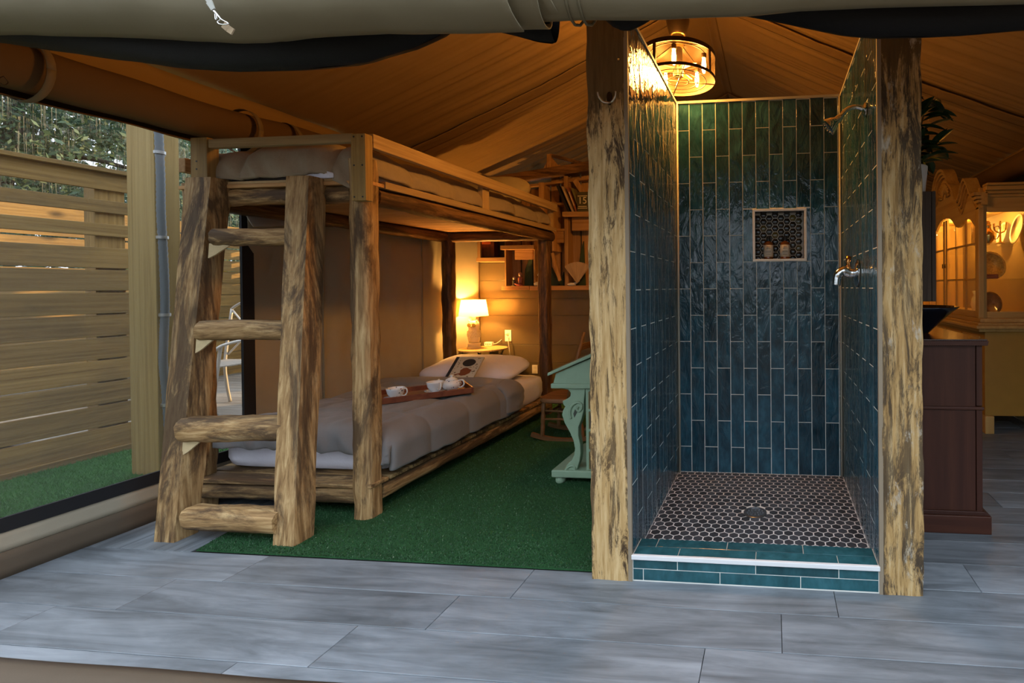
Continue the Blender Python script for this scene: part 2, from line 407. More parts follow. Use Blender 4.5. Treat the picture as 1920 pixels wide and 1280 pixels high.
# ---- remaining tent walls
def gable(name, y, mat, lab):
    poly = [(XL, 0.0), (XR, 0.0), (XR, ZE), (XRID, ZRID), (XL, ZE)]
    o = MB().prism(poly, lambda a, c, d: (a, d, c), y, y + 0.02).build(name, mat); struct(o, lab); return o
gable('wall_back', YB, KHAKI, 'canvas gable end of the tent')
struct(MB().prism([(XL-0.04, 2.13), (XR+0.04, 2.13), (XR+0.04, ZE-0.01), (XRID, ZRID-0.03), (XL-0.04, ZE-0.01)], lambda a, c, d: (a, d, c), -0.625, -0.605).build('wall_front', KHAKI), 'canvas gable above the tent opening')
struct(MB().grid(lambda s, t: Vector((XR + 0.015*fbm(s*5, t*1.2, 4), lerp(YF, YB, s), lerp(0, ZE, t))), 90, 24).build('wall_right', KHAKI, smooth=True, solid=0.006), 'canvas side wall of the tent')
# ---- painted board partition behind the bed
wp = empty('wall_partition', (-1.3, YBED, 0)); struct(wp, 'olive brown painted board partition')
m, nt, b = _new('olive_paint'); f = noise_n(nt, coords(nt, (0.5,1,1)), 30, 5); g = noise_n(nt, coords(nt), 3, 3)
nt.links.new(mix(nt, g, (0.085,0.062,0.030), (0.125,0.095,0.048)), b.inputs['Base Color']); b.inputs['Roughness'].default_value = 0.36
bump(nt, b, f, 0.25, 0.003); OLIVE = m
MB().box(XL, -0.15, YBED+0.008, YBED+0.05, 0, 2.20).build('backing', plain('backing_dark', (0.04,0.03,0.02), 0.9), wp)
z = 0.0
for h in (0.20, 0.185, 0.19, 0.31, 0.18, 0.19, 0.19, 0.19, 0.19, 0.185, 0.19):
    MB().box(XL+0.01, -0.15, YBED-0.006, YBED+0.008, z+0.0012, z+h-0.0012).build('board', OLIVE, wp, bevel=0.002); z += h
# canvas curling round the corner
MB().grid(lambda s, t: Vector((XL + 0.012 + 0.05*sstep(0.55, 1.0, s)*0.6 + 0.006*nz(s*4, t*6), lerp(2.55, 2.985, s), lerp(0.0, 2.2, t))), 14, 30).build('corner_canvas', KHAKI, wl, smooth=True, solid=0.004)

# ---- shower stall
W_, D_, ZP, ZT, ZC, CW = 0.962, 0.961, 0.07, 2.262, 0.106, 0.130
TP, TH = 0.0786, 0.3125
GROUT = plain('pale_grout', (0.62, 0.63, 0.58), 0.8)
TILE = glazed('teal_glaze', (0.007,0.033,0.052), (0.012,0.054,0.084), (0.023,0.094,0.136), wave=16.0, bstr=0.45)
BODYP = plain('shower_outer_paint', (0.12, 0.09, 0.055), 0.6)
def rect_minus(r, h):
    """r, h = (a0, a1, z0, z1): pieces of r outside h"""
    a0, a1, z0, z1 = r; b0, b1, c0, c1 = h
    if a1 <= b0 or a0 >= b1 or z1 <= c0 or z0 >= c1: return [r]
    out = []
    if z0 < c0: out.append((a0, a1, z0, c0))
    if z1 > c1: out.append((a0, a1, c1, z1))
    zz0, zz1 = max(z0, c0), min(z1, c1)
    if a0 < b0: out.append((a0, b0, zz0, zz1))
    if a1 > b1: out.append((b1, a1, zz0, zz1))
    return [q for q in out if q[1]-q[0] > 0.004 and q[3]-q[2] > 0.004]
TILECACHE = {}
def tile_piece(mb, w, h, ox, oz, d=0.0007, ch=0.0004):
    """chamfered tile face in local a (x) / z, proud along -y"""
    vs = [(ox, 0, oz), (ox+w, 0, oz), (ox+w, 0, oz+h), (ox, 0, oz+h)]
    vs += [(a, -(d-ch), c) for a, _, c in vs[:4]]
    vs += [(ox+ch, -d, oz+ch), (ox+w-ch, -d, oz+ch), (ox+w-ch, -d, oz+h-ch), (ox+ch, -d, oz+h-ch)]
    fs = []
    for k in (0, 4): fs += [(k+i, k+(i+1) % 4, k+4+(i+1) % 4, k+4+i) for i in range(4)]
    fs.append((8, 9, 10, 11)); mb.add(vs, fs)
def place_tile(parent, pieces, to_world, rotz, mat=TILE, name='tile'):
    a0, z0 = min(p[0] for p in pieces), min(p[2] for p in pieces)
    key = tuple(tuple(round(v, 4) for v in (p[0]-a0, p[1]-p[0], p[2]-z0, p[3]-p[2])) for p in pieces)
    me = TILECACHE.get((key, mat.name))
    if me is None:
        mb = MB()
        for p in pieces: tile_piece(mb, p[1]-p[0], p[3]-p[2], p[0]-a0, p[2]-z0)
        me = bpy.data.meshes.new('tile'); me.from_pydata(mb.v, [], mb.f); me.materials.append(mat); TILECACHE[(key, mat.name)] = me
    return link(name, me, to_world(a0, z0), parent, (R(random.uniform(-0.035, 0.035)), 0, rotz + R(random.uniform(-0.12, 0.12))))
G = 0.0019
def tile_wall(parent, width, to_world, rotz, z0, z1, hole=None, start=0):
    c = 0; a = 0.0
    while a < width - 0.006:
        w = min(TP, width - a); zb = 0.222 - TH if (c + start) % 2 == 0 else 0.065 - TH
        zz = zb
        while zz < z1:
            lo, hi = max(zz, z0), min(zz + TH, z1)
            if hi - lo > 0.012:
                r = (a + G, a + w - G, lo + G, hi - G)
                ps = rect_minus(r, hole) if hole else [r]
                if ps: place_tile(parent, ps, to_world, rotz)
            zz += TH
        a += TP; c += 1
NI = (0.451, 0.763, 1.316, 1.622)                    # niche outer frame on the back wall
sb = MB()
for x0, x1, z0, z1 in ((-0.13, NI[0]+0.012, 0, ZT), (NI[1]-0.012, 1.09, 0, ZT), (NI[0]+0.012, NI[1]-0.012, 0, NI[2]+0.012), (NI[0]+0.012, NI[1]-0.012, NI[3]-0.012, ZT)):
    sb.box(x0, x1, D_, D_+0.11, z0, z1)
sb.box(NI[0], NI[1], D_+0.085, D_+0.11, NI[2], NI[3])
swb = struct(sb.build('wall_shower_back', GROUT), 'teal tiled back wall of the shower')
tile_wall(swb, W_, lambda a, z: Vector((a, D_, z)), 0.0, ZP, ZT-0.004, NI)
swl = struct(MB().box(-0.011, 0.0, 0.0, D_, 0, ZT).build('wall_shower_left', GROUT), 'teal tiled side wall of the shower beside the bunk beds')
MB().box(-0.13, -0.0112, 0.152, D_, 0, ZT).build('wall_core', BODYP, swl)
# on the side walls the tile's local x runs along world y
tile_wall(swl, D_-0.012, lambda a, z: Vector((0.0, 0.009 + a, z)), R(90), ZP-0.02, ZT-0.004, start=1)
swr = struct(MB().box(W_, W_+0.011, 0.0, D_, 0, ZT).build('wall_shower_right', GROUT), 'teal tiled side wall of the shower beside the dresser')
MB().box(W_+0.0112, W_+0.128, 0.152, D_, 0, ZT).build('wall_core', BODYP, swr)
tile_wall(swr, D_-0.012, lambda a, z: Vector((W_, D_-0.003-a, z)), R(-90), ZP-0.02, ZT-0.004)
TRIMW = plain('cream_trim', (0.42, 0.38, 0.30), 0.5); TRIMD = plain('tile_edge', (0.24, 0.19, 0.13), 0.6)
tr = struct(MB().box(-0.014, 0.006, 0.0, D_, ZT-0.006, ZT+0.008).box(W_-0.006, W_+0.014, 0, D_, ZT-0.006, ZT+0.008).box(-0.014, W_+0.014, D_-0.006, D_+0.014, ZT-0.006, ZT+0.0081).build('trim_1', TRIMW), 'cream edge trim along the top of the shower walls')
for x, nme in ((0.0, 'trim_2'), (W_, 'trim_3')):
    sgn = 1 if x == 0 else -1
    struct(MB().tube([(x+sgn*0.007, D_-0.007, ZP), (x+sgn*0.007, D_-0.007, ZT-0.006)], 0.007, 8).build(nme, TRIMW, smooth=True), 'cream caulked inner corner of the shower')
struct(MB().box(-0.0145, 0.001, -0.002, 0.012, 0, ZT).build('trim_4', TRIMD), 'cream tile edge beside the post with the robe hook')
struct(MB().box(W_-0.001, W_+0.0145, -0.002, 0.012, 0, ZT).build('trim_5', TRIMD), 'cream tile edge beside the mottled post near the dresser')
# niche
nf = thing('shower_niche', (0.607, D_+0.04, NI[2]), 'recessed square shower niche with pale frame and dark hexagon tiles', 'niche')
fm = MB(); w = 0.014
for x0, x1, z0, z1 in ((NI[0], NI[1], NI[2], NI[2]+w), (NI[0], NI[1], NI[3]-w, NI[3]), (NI[0], NI[0]+w, NI[2]+w, NI[3]-w), (NI[1]-w, NI[1], NI[2]+w, NI[3]-w)): fm.box(x0, x1, D_-0.010, D_+0.004, z0, z1)
fm.build('frame', plain('niche_frame', (0.80, 0.77, 0.70), 0.5), nf, bevel=0.0015)
FRIN = MB(); q = w-0.002
for x0, x1, z0, z1 in ((NI[0]+q-0.004, NI[1]-q+0.004, NI[2]+q-0.004, NI[2]+q+0.002), (NI[0]+q-0.004, NI[1]-q+0.004, NI[3]-q-0.002, NI[3]-q+0.004), (NI[0]+q-0.004, NI[0]+q+0.002, NI[2]+q, NI[3]-q), (NI[1]-q-0.002, NI[1]-q+0.004, NI[2]+q, NI[3]-q)): FRIN.box(x0, x1, D_+0.004, D_+0.085, z0, z1)
FRIN.build('lining', plain('niche_lining', (0.03, 0.028, 0.026), 0.25), nf)
m, nt, b = _new('niche_button'); oi = N(nt, 'ShaderNodeObjectInfo')
c = ramp(nt, oi.outputs['Random'], [(0.0, (0.012,0.009,0.008)), (0.6, (0.03,0.022,0.018)), (0.9, (0.05,0.05,0.045)), (1.0, (0.16,0.11,0.02))])
nt.links.new(c, b.inputs['Base Color']); b.inputs['Roughness'].default_value = 0.06; NBT = m
def hexmesh(r, dome, d, flat_top, mat, name, ch=0.0012):
    mb = MB(); off = 0 if flat_top else 30
    ring = lambda rr, zz: [(rr*math.cos(R(60*i+off)), rr*math.sin(R(60*i+off)), zz) for i in range(6)]
    vs = ring(r, 0) + ring(r, d-ch) + ring(r-ch, d) ; fs = []
    for k in (0, 6): fs += [(k+i, k+(i+1) % 6, k+6+(i+1) % 6, k+6+i) for i in range(6)]
    if dome:
        vs += ring(r*0.62, d+dome*0.75) + [(0, 0, d+dome)]
        fs += [(12+i, 12+(i+1) % 6, 18+(i+1) % 6, 18+i) for i in range(6)] + [(18+i, 18+(i+1) % 6, 24) for i in range(6)]
    else: fs.append(tuple(range(12, 18)))
    me = bpy.data.meshes.new(name); me.from_pydata(vs, [], fs); me.materials.append(mat)
    if dome: me.polygons.foreach_set('use_smooth', [True]*len(me.polygons))
    return me
MB().box(NI[0]+w, NI[1]-w, D_+0.0846, D_+0.086, NI[2]+w, NI[3]-w).build('grout', plain('niche_grout', (0.55,0.50,0.43), 0.8), nf)
hp = 0.0405; hr = hp/math.sqrt(3); me = hexmesh(hr-0.0024, 0.003, 0.002, True, NBT, 'hexagon_tile')
for i in range(9):
    for j in range(9):
        x = NI[0]+w+0.012 + i*hr*1.5; z = NI[2]+w+0.006 + (j + 0.5*(i % 2))*hp
        if NI[0]+w+0.006 < x < NI[1]-w-0.006 and NI[2]+w+0.004 < z < NI[3]-w-0.004:
            link('hexagon_tile', me, (x, D_+0.0845, z), nf, (R(90), 0, 0))
# shower pan with hexagons
pan = struct(MB().box(0, W_, CW-0.01, D_, 0.0, ZP).build('floor_shower', plain('white_grout', (0.66,0.67,0.67), 0.8)), 'black hexagon tiled shower floor with pale grout')
m, nt, b = _new('black_hexagon'); f = noise_n(nt, coords(nt), 40, 4)
c = hue_var(nt, mix(nt, f, (0.022,0.025,0.032), (0.050,0.055,0.066)), 0.4); nt.links.new(c, b.inputs['Base Color']); b.inputs['Roughness'].default_value = 0.38; HEXM = m
hp = 0.0440; hr = hp/math.sqrt(3); me = hexmesh(hr-0.0030, 0, 0.0011, False, HEXM, 'hexagon_tile', 0.0004)
DR = Vector((0.473, 0.465, ZP)); spots = []; edge_spots = []
for j in range(26):
    for i in range(-1, 24):
        x = 0.012 + (i + 0.5*(j % 2))*hp; y = CW + 0.006 + j*hr*1.5
        if (Vector((x, y, ZP)) - DR).length < 0.062: continue
        if x < hr*0.87 or x > W_ - hr*0.87 or y > D_ - hr or y < CW + hr:
            edge_spots.append((x, y)); continue
        spots.append((x, y))
spots.sort(key=lambda p: p[1])
for x, y in spots[:300]: link('hexagon_tile', me, (x, y, ZP), pan)
mb = MB(); bv = [tuple(v.co) for v in me.vertices]; bf = [tuple(p.vertices) for p in me.polygons]
for x, y in spots[300:]: mb.add([(x+a, y+c, ZP+d) for a, c, d in bv], bf)
tag(mb.build('far_hexagon_tiles', HEXM, pan), kind='stuff')
def clip_poly(poly, lo, hi):
    for ax in (0, 1):
        for lim, sg in ((lo[ax], 1), (hi[ax], -1)):
            out = []
            for p, q in zip(poly, poly[1:] + poly[:1]):
                a, c = (p[ax]-lim)*sg, (q[ax]-lim)*sg
                if a >= 0: out.append(p)
                if a*c < 0: t = a/(a-c); out.append((p[0]+(q[0]-p[0])*t, p[1]+(q[1]-p[1])*t))
            poly = out
            if len(poly) < 3: return []
    return poly
mb = MB()                                               # hexagons cut along the walls and curb
for x, y in edge_spots:
    pl_ = clip_poly([(x+(hr-0.003)*math.cos(R(60*i+30)), y+(hr-0.003)*math.sin(R(60*i+30))) for i in range(6)], (0.003, CW+0.002), (W_-0.003, D_-0.003))
    if len(pl_) > 2: mb.prism(pl_, lambda a, c, d: (a, c, d), ZP, ZP+0.0011)
tag(mb.build('cut_hexagon_tiles', HEXM, pan), kind='stuff')
dr = thing('floor_drain', tuple(DR), 'round dark metal grate drain in the hexagon shower floor', 'drain')
MB().lathe([(0.056, 0.0), (0.056, 0.006), (0.052, 0.008), (0.047, 0.008), (0.046, 0.004), (0.0001, 0.004)], DR, 32).build('rim', plain('drain_steel', (0.22,0.22,0.23), 0.3, 0.9), dr, smooth='auto')
mb = MB()
for k in range(3):
    for i in range(4 + 4*k):
        a = 2*math.pi*i/(4+4*k); r_ = 0.012 + 0.013*k; p = DR + Vector((r_*math.cos(a), r_*math.sin(a), 0.004)); mb.lathe([(0.004, 0), (0.0035, 0.002), (0.0001, 0.002)], p, 8)
mb.build('grate_studs', plain('drain_stud', (0.5,0.5,0.52), 0.2, 1.0), dr)
# curb
cb = thing('shower_curb', (0.48, 0.06, 0), 'low shower curb faced with long teal tiles and a white edge strip', 'curb')
MB().box(-0.001, W_+0.001, 0.004, CW, 0, ZC-0.004).build('core', GROUT, cb)
CT = glazed('curb_glaze', (0.010,0.050,0.062), (0.016,0.075,0.092), (0.026,0.105,0.128), wave=4.0, bstr=0.12, rough=0.16)
def rowtiles(js, lo, hi, place):
    js = [0.003] + [j for j in js if 0.02 < j < W_-0.02] + [W_-0.003]
    for a, c in zip(js[:-1], js[1:]):
        o = place((a+0.0015, c-0.0015, lo+0.0012, hi-0.0012))
mk = lambda p: place_tile(cb, [p], lambda a, z: Vector((a, 0.004, z)), 0.0, CT)
rowtiles([0.183, 0.492, 0.810], 0.050, 0.089, mk); rowtiles([0.045, 0.352, 0.665], 0.004, 0.050, mk)
for js, lo, hi in (([0.183, 0.492, 0.810], 0.008, 0.066), ([0.080, 0.372, 0.680], 0.066, 0.128)):
    js = [0.003] + js + [W_-0.003]
    for a, c in zip(js[:-1], js[1:]):
        MB().box(a+0.0015, c-0.0015, lo+0.0012, hi-0.0012, ZC-0.005, ZC).build('tile', CT, cb, bevel=0.0016)
MB().box(-0.001, W_+0.001, -0.006, 0.008, 0.089, ZC+0.001).build('edge_strip', plain('white_strip', (0.70,0.71,0.72), 0.35), cb, bevel=0.002)

# ---- weathered square posts at the shower front
def postmat(key, cols, dark, amt, pale=None, stain=None, ds=7.0, lo=0.47, hi=0.58):
    m, nt, b = _new(key); sc = (1, 1, 0.07)
    f = noise_n(nt, coords(nt, sc, rnd=False), 70, 6, 0.6, 0.3)
    c = ramp(nt, f, [(0.3, cols[0]), (0.5, cols[1]), (0.68, cols[2])])
    d = noise_n(nt, coords(nt, (1, 1, 0.15), rnd=False), ds, 15, 0.80, 0.6)
    k = ramp(nt, d, [(lo, (0,0,0)), (hi, (1,1,1))])
    g = noise_n(nt, coords(nt, (1, 1, 0.6), rnd=False), 2.0, 3)
    gg = ramp(nt, g, [(0.36, (0.72,0.72,0.72)), (0.55, (1,1,1))])
    kk = N(nt, 'ShaderNodeMath', operation='MULTIPLY'); nt.links.new(k, kk.inputs[0]); nt.links.new(gg, kk.inputs[1])
    k2 = N(nt, 'ShaderNodeMath', operation='MULTIPLY'); k2.inputs[1].default_value = amt; nt.links.new(kk.outputs[0], k2.inputs[0])
    c = mix(nt, k2.outputs[0], c, dark)
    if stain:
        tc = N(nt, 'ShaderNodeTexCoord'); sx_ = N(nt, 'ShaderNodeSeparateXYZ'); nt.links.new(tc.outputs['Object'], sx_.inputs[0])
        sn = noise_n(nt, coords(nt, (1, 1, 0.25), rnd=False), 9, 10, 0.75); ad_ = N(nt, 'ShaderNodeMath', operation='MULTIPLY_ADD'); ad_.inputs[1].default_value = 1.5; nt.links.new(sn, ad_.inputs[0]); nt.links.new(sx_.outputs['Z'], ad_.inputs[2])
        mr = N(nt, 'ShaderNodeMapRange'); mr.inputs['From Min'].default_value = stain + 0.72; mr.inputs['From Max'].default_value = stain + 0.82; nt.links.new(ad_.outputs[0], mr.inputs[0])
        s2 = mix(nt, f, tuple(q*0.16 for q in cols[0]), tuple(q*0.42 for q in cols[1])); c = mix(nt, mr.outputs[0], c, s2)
    if pale:
        e = noise_n(nt, coords(nt, (1.4, 1.4, 0.5), rnd=False), 11, 9, 0.75, 0.2)
        k3 = ramp(nt, e, [(0.58, (0,0,0)), (0.66, (0.8,0.8,0.8))]); c = mix(nt, k3, c, pale)
    nt.links.new(c, b.inputs['Base Color']); b.inputs['Roughness'].default_value = 0.75; b.inputs['Specular IOR Level'].default_value = 0.25
    bump(nt, b, d, 0.5, 0.012); MATS[key] = m; return m
def squarepost(name, x0, x1, y0, y1, z1, mat, lab, seed):
    def fn(u, v):
        a = u*4; i = int(a) % 4; t = a - int(a)
        cs = [(x0, y0), (x1, y0), (x1, y1), (x0, y1)]; p = cs[i]; q = cs[(i+1) % 4]
        x, y = lerp(p[0], q[0], t), lerp(p[1], q[1], t); z = z1*v
        j = 0.0045*nz(x*14 + seed, y*14, z*7) + 0.003*nz(x*40, y*40 + seed, z*12)
        cx, cy = (x0+x1)/2, (y0+y1)/2; d = Vector((x-cx, y-cy, 0)); d *= (1 + j/0.075)
        return Vector((cx+d.x, cy+d.y, z))
    mb = MB().grid(fn, 32, 130, closed_u=True); n = 32
    mb.f += [tuple(range(n))[::-1], tuple(130*n+i for i in range(n))]; mb.mi += [0, 0]
    o = mb.build(name, mat, smooth='auto', bevel=0)
    return tag(o, lab, 'post')
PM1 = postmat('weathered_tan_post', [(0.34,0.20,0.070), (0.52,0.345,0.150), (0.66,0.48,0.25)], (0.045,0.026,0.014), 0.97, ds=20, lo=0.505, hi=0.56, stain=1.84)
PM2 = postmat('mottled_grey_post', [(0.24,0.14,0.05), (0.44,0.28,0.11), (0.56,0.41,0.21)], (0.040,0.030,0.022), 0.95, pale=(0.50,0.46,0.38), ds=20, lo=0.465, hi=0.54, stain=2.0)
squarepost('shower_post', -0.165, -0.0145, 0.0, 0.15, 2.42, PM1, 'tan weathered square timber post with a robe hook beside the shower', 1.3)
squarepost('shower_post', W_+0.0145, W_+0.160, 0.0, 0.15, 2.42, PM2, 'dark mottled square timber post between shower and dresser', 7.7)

# ---- artificial turf rug
tm, nt, b = _new('turf_green'); f = noise_n(nt, coords(nt, rnd=False), 260, 3, 0.7); g = noise_n(nt, coords(nt, rnd=False), 5, 4)
c = ramp(nt, f, [(0.30, (0.008,0.034,0.012)), (0.52, (0.022,0.085,0.030)), (0.75, (0.050,0.15,0.055))])
c = mix(nt, 0.5, c, ramp(nt, g, [(0.3, (0.4,0.4,0.4)), (0.7, (0.62,0.62,0.62))]), 'OVERLAY')
nt.links.new(c, b.inputs['Base Color']); b.inputs['Roughness'].default_value = 0.8; b.inputs['Specular IOR Level'].default_value = 0.15; bump(nt, b, f, 0.6, 0.008)
rug = thing('turf_rug', (-1.1, 1.5, 0), 'green artificial turf rug spread beside and under the bunk beds', 'rug')
poly = [(-2.023, 0.051), (-0.168, 0.048), (-0.168, 1.2), (-0.16, 2.98), (-2.10, 2.98), (-2.09, 0.6), (-2.058, 0.19)]
MB().prism(poly, lambda a, c, d: (a, c, d), 0.0005, 0.006).build('backing', tm, rug)
bm_, nt, b = _new('turf_blade'); oi = N(nt, 'ShaderNodeNewGeometry'); c = ramp(nt, oi.outputs['Random Per Island'], [(0.0, (0.012,0.045,0.016)), (0.6, (0.022,0.078,0.028)), (0.985, (0.034,0.105,0.038)), (1.0, (0.22,0.30,0.18))])
nt.links.new(c, b.inputs['Base Color']); b.inputs['Roughness'].default_value = 0.65
def blades(x0, x1, y0, y1, z, n, h, mat, name, parent, inside=None):
    mb = MB(); rnd = random.Random(3)
    for i in range(n):
        x = rnd.uniform(x0, x1); y = y0 + (y1-y0)*rnd.random()**1.35
        if inside and not inside(x, y): continue
        a = rnd.uniform(0, 6.283); hh = h*rnd.uniform(0.6, 1.2); w = 0.0022; dx, dy = math.cos(a)*w, math.sin(a)*w; lx, ly = rnd.uniform(-1, 1)*hh*0.7, rnd.uniform(-1, 1)*hh*0.7
        k = len(mb.v); mb.v += [(x-dx, y-dy, z), (x+dx, y+dy, z), (x+lx, y+ly, z+hh)]; mb.f.append((k, k+1, k+2)); mb.mi.append(0)
    return tag(mb.build(name, mat, parent), kind='stuff')
blades(-2.05, -0.172, 0.052, 2.95, 0.0055, 60000, 0.007, bm_, 'pile', rug, lambda x, y: x > -2.023 - 0.25*(y-0.05) or (y > 0.2 and x > -2.05))

# ================================================================== BUNK BED
XBL, XBR, YB0, YB1 = -2.505, -1.515, 0.42, 2.42
bed = thing('bunk_bed', (-2.0, 1.4, 0), 'rustic log bunk bed with raw timber guard rails', 'bunk bed')
def logpost(name, x, y, z0, z1, r, mat, par, seed, flat=0.86):
    path = [(x + 0.006*nz(seed, i*0.6), y + 0.006*nz(seed+5, i*0.6), lerp(z0, z1, i/24)) for i in range(25)]
    return MB().tube(path, [r*(1 + 0.06*nz(seed*3, i*0.5)) for i in range(25)], 18, flat=flat, jit=0.10, seed=seed).build(name, mat, par, smooth='auto')
def hlog(name, a, b_, r, mat, par, seed, flat=0.88, n=26):
    a, b_ = Vector(a), Vector(b_)
    path = [a.lerp(b_, i/n) + Vector((0.004*nz(seed, i*0.5), 0.004*nz(seed+3, i*0.5), 0.004*nz(seed+8, i*0.5))) for i in range(n+1)]
    return MB().tube(path, [r*(1 + 0.06*nz(seed*2.3, i*0.4)) for i in range(n+1)], 16, flat=flat, jit=0.10, seed=seed).build(name, mat, par, smooth='auto')
logpost('post', XBR-0.005, YB0, 0.0, 1.835, 0.060, log('z'), bed, 1)
logpost('post', XBL, YB0+0.02, 0.0, 1.74, 0.058, log('z'), bed, 2)
logpost('post', XBR-0.03, YB1, 0.0, 1.66, 0.058, darklog('z'), bed, 3)
logpost('post', XBL+0.012, YB1, 0.0, 1.70, 0.058, darklog('z'), bed, 4)
for zc, m1, m2 in ((0.115, log, log), (1.655, darklog, log)):
    hlog('side_rail', (XBR, YB0+0.05, zc), (XBR, YB1+ (0.06 if zc > 1 else -0.04), zc), 0.052, m1('y'), bed, zc*9+1)
    hlog('side_rail', (XBL, YB0+0.05, zc), (XBL, YB1-0.04, zc), 0.050, m1('y'), bed, zc*9+2)
    hlog('foot_rail', (XBL+0.05, YB0, zc + (0.005 if zc > 1 else 0)), (XBR-0.05, YB0, zc + (0.005 if zc > 1 else 0)), 0.046, m2('x'), bed, zc*9+3)
    hlog('head_rail', (XBL+0.05, YB1, zc), (XBR-0.07, YB1, zc), 0.048, darklog('x'), bed, zc*9+4)
# slats of both decks
for zt, ma in ((0.182, log), (1.722, cedar)):
    y = YB0 - 0.045; k = 0
    while y < YB1 + 0.03:
        w = 0.135 + 0.02*((k*7) % 3 - 1)
        MB().box(XBL-0.03, XBR+0.052, y, min(y+w, YB1+0.05), zt-0.020, zt).build('slat', ma('x'), bed, bevel=0.003); y += w + (0.004 if zt > 1 else 0.012); k += 1
for x in (XBL-0.036, XBR+0.054): MB().box(x-0.006, x+0.006, YB0+0.065, YB1+0.06, 1.698, 1.736).build('deck_edge', deal('y'), bed, bevel=0.002)
for x in (XBL-0.012, XBR+0.030): MB().box(x-0.02, x+0.0178, YB0+0.065, YB1+0.04, 1.7225, 1.736).build('deck_edge', deal('y'), bed, bevel=0.002)
MB().box(XBL+0.06, XBR-0.07, YB0-0.040, YB0+0.03, 1.7225, 1.736).build('deck_edge', deal('x'), bed, bevel=0.002)
# guard posts and rails
GP = treated('z')
gp1 = MB().box(-1.491, -1.414, 0.315, 0.360, 1.607, 1.935).build('guard_post', GP, bed, bevel=0.003)
gp2 = MB().box(-2.385, -2.290, 0.320, 0.375, 1.628, 1.951).build('guard_post', GP, bed, bevel=0.003)
gp3 = MB().box(XBR+0.002, XBR+0.04, 1.365, 1.445, 1.7365, 1.955).build('guard_post', deal('z'), bed, bevel=0.003)
gp4 = MB().box(XBR+0.002, XBR+0.04, 2.42, 2.47, 1.7365, 1.955).build('guard_post', deal('z'), bed, bevel=0.003)
MB().box(XBR+0.0405, XBR+0.078, YB0-0.03, 2.47, 1.885, 1.957).build('guard_rail', deal('y'), bed, bevel=0.003)
MB().box(-2.2895, -1.4915, 0.325, 0.358, 1.898, 1.942).build('guard_rail', deal('x'), bed, bevel=0.003)
MB().box(XBL-0.06, XBL-0.02, YB0-0.02, 2.45, 1.80, 1.875).build('guard_rail', cedar('y'), bed, bevel=0.003)
SCREW = plain('screw_head', (0.03,0.028,0.026), 0.5, 0.6)
for g_, x, zs in ((gp1, -1.4525, (1.92, 1.78, 1.625)), (gp2, -2.35, (1.79, 1.83))):
    for z in zs:
        for dx in ((-0.022, 0.022) if zs[0] > 1.85 else (0.0,)):
            yy = 0.315 if g_ is gp1 else 0.320
            MB().lathe([(0.0045, -0.0005), (0.0045, 0.001), (0.0001, 0.001)], (x+dx, yy-0.0002, z), 8, M=Matrix.Rotation(R(90), 3, 'X')).build('screw', SCREW, g_)

# ---- ladder leaning on the foot of the bed
ld = thing('log_ladder', (-1.97, 0.16, 0), 'rough split log ladder leaning on the foot of the bunk bed', 'ladder')
LB, LT = Vector((-2.268, 0.155, 0)), Vector((-2.325, 0.355, 1.745))
RB, RT = Vector((-1.662, 0.160, 0)), Vector((-1.765, 0.350, 1.735))
def lrail(a, b_, w0, w1, d, seed):
    def fn(u, v):
        p = a.lerp(b_, v); w = lerp(w0, w1, v)/2; th = u*2*math.pi
        ca, sa = math.cos(th), math.sin(th); q = 1 + 0.06*nz(seed + ca, sa, v*7) + 0.035*nz(seed, v*14, ca*3)
        x = max(-0.73, min(0.73, ca))/0.73*w*q; y = max(-0.70, min(0.80, sa))/0.80*d/2*q
        return Vector((p.x + x, p.y + y, p.z))
    mb = MB().grid(fn, 24, 60, closed_u=True); n = 24
    mb.f += [tuple(range(n))[::-1], tuple(60*n+i for i in range(n))]; mb.mi += [0, 0]
    return mb.build('side_rail', log('z'), ld, smooth='auto')
lrail(LB, LT, 0.105, 0.150, 0.11, 3.1); lrail(RB, RT, 0.110, 0.125, 0.11, 8.4)
def rung(z, xl, xr, r, seed, dy=-0.045):
    t = z/1.74; y = lerp(0.155, 0.352, t) + dy
    path = [(lerp(xl, xr, i/16), y + (0.062*i/16 if dy < -0.02 else 0), z + 0.004*nz(seed, i*0.4)) for i in range(17)]
    rr = [r*(1 + 0.05*nz(seed, i*0.7)) for i in range(17)]; rr[0] *= 0.72; path.insert(1, (xl+0.006, y, z)); rr.insert(1, r*0.97)
    MB().tube(path, rr, 16, flat=0.90, jit=0.10, seed=seed).build('rung', log('x'), ld, smooth='auto')
for v0, v1, ul, ur, sd_ in ((424, 459, 390, 575, 1), (600, 640, 370, 562, 2), (783, 831, 345, 545, 3), (955, 1002, 342, 526, 4)):
    yy = 0.12 + 0.16*(1-sd_/4)
    a = at(ul, (v0+v1)/2, y=yy); c = at(ur, (v0+v1)/2, y=yy); r_ = (at(ul, v0, y=yy).z - at(ul, v1, y=yy).z)/2
    zr = (a.z+c.z)/2; rung(zr, a.x, lerp(RB.x, RT.x, zr/1.735) - (0.02 if sd_ < 4 else 0.035), r_*1.02, sd_*1.7, -0.045 if sd_ < 4 else -0.01)
# pale cut notches under three rungs
for u, v, w, h, t in ((392, 462, 38, 22, 0.78), (368, 640, 30, 22, 0.5), (343, 828, 34, 26, 0.25)):
    yy = lerp(0.155, 0.352, t) - 0.050
    ps = [at(u, v-6, y=yy), at(u+w, v-2, y=yy), at(u+w*0.3, v+h*0.7, y=yy), at(u-2, v+h, y=yy)]
    MB().prism([(p.x, p.z) for p in ps], lambda a, c, d: (a, d, c), yy, yy+0.008).build('cut_notch', plain('fresh_cut_wood', (0.52,0.40,0.22), 0.7, nscale=60, var=0.15), ld)

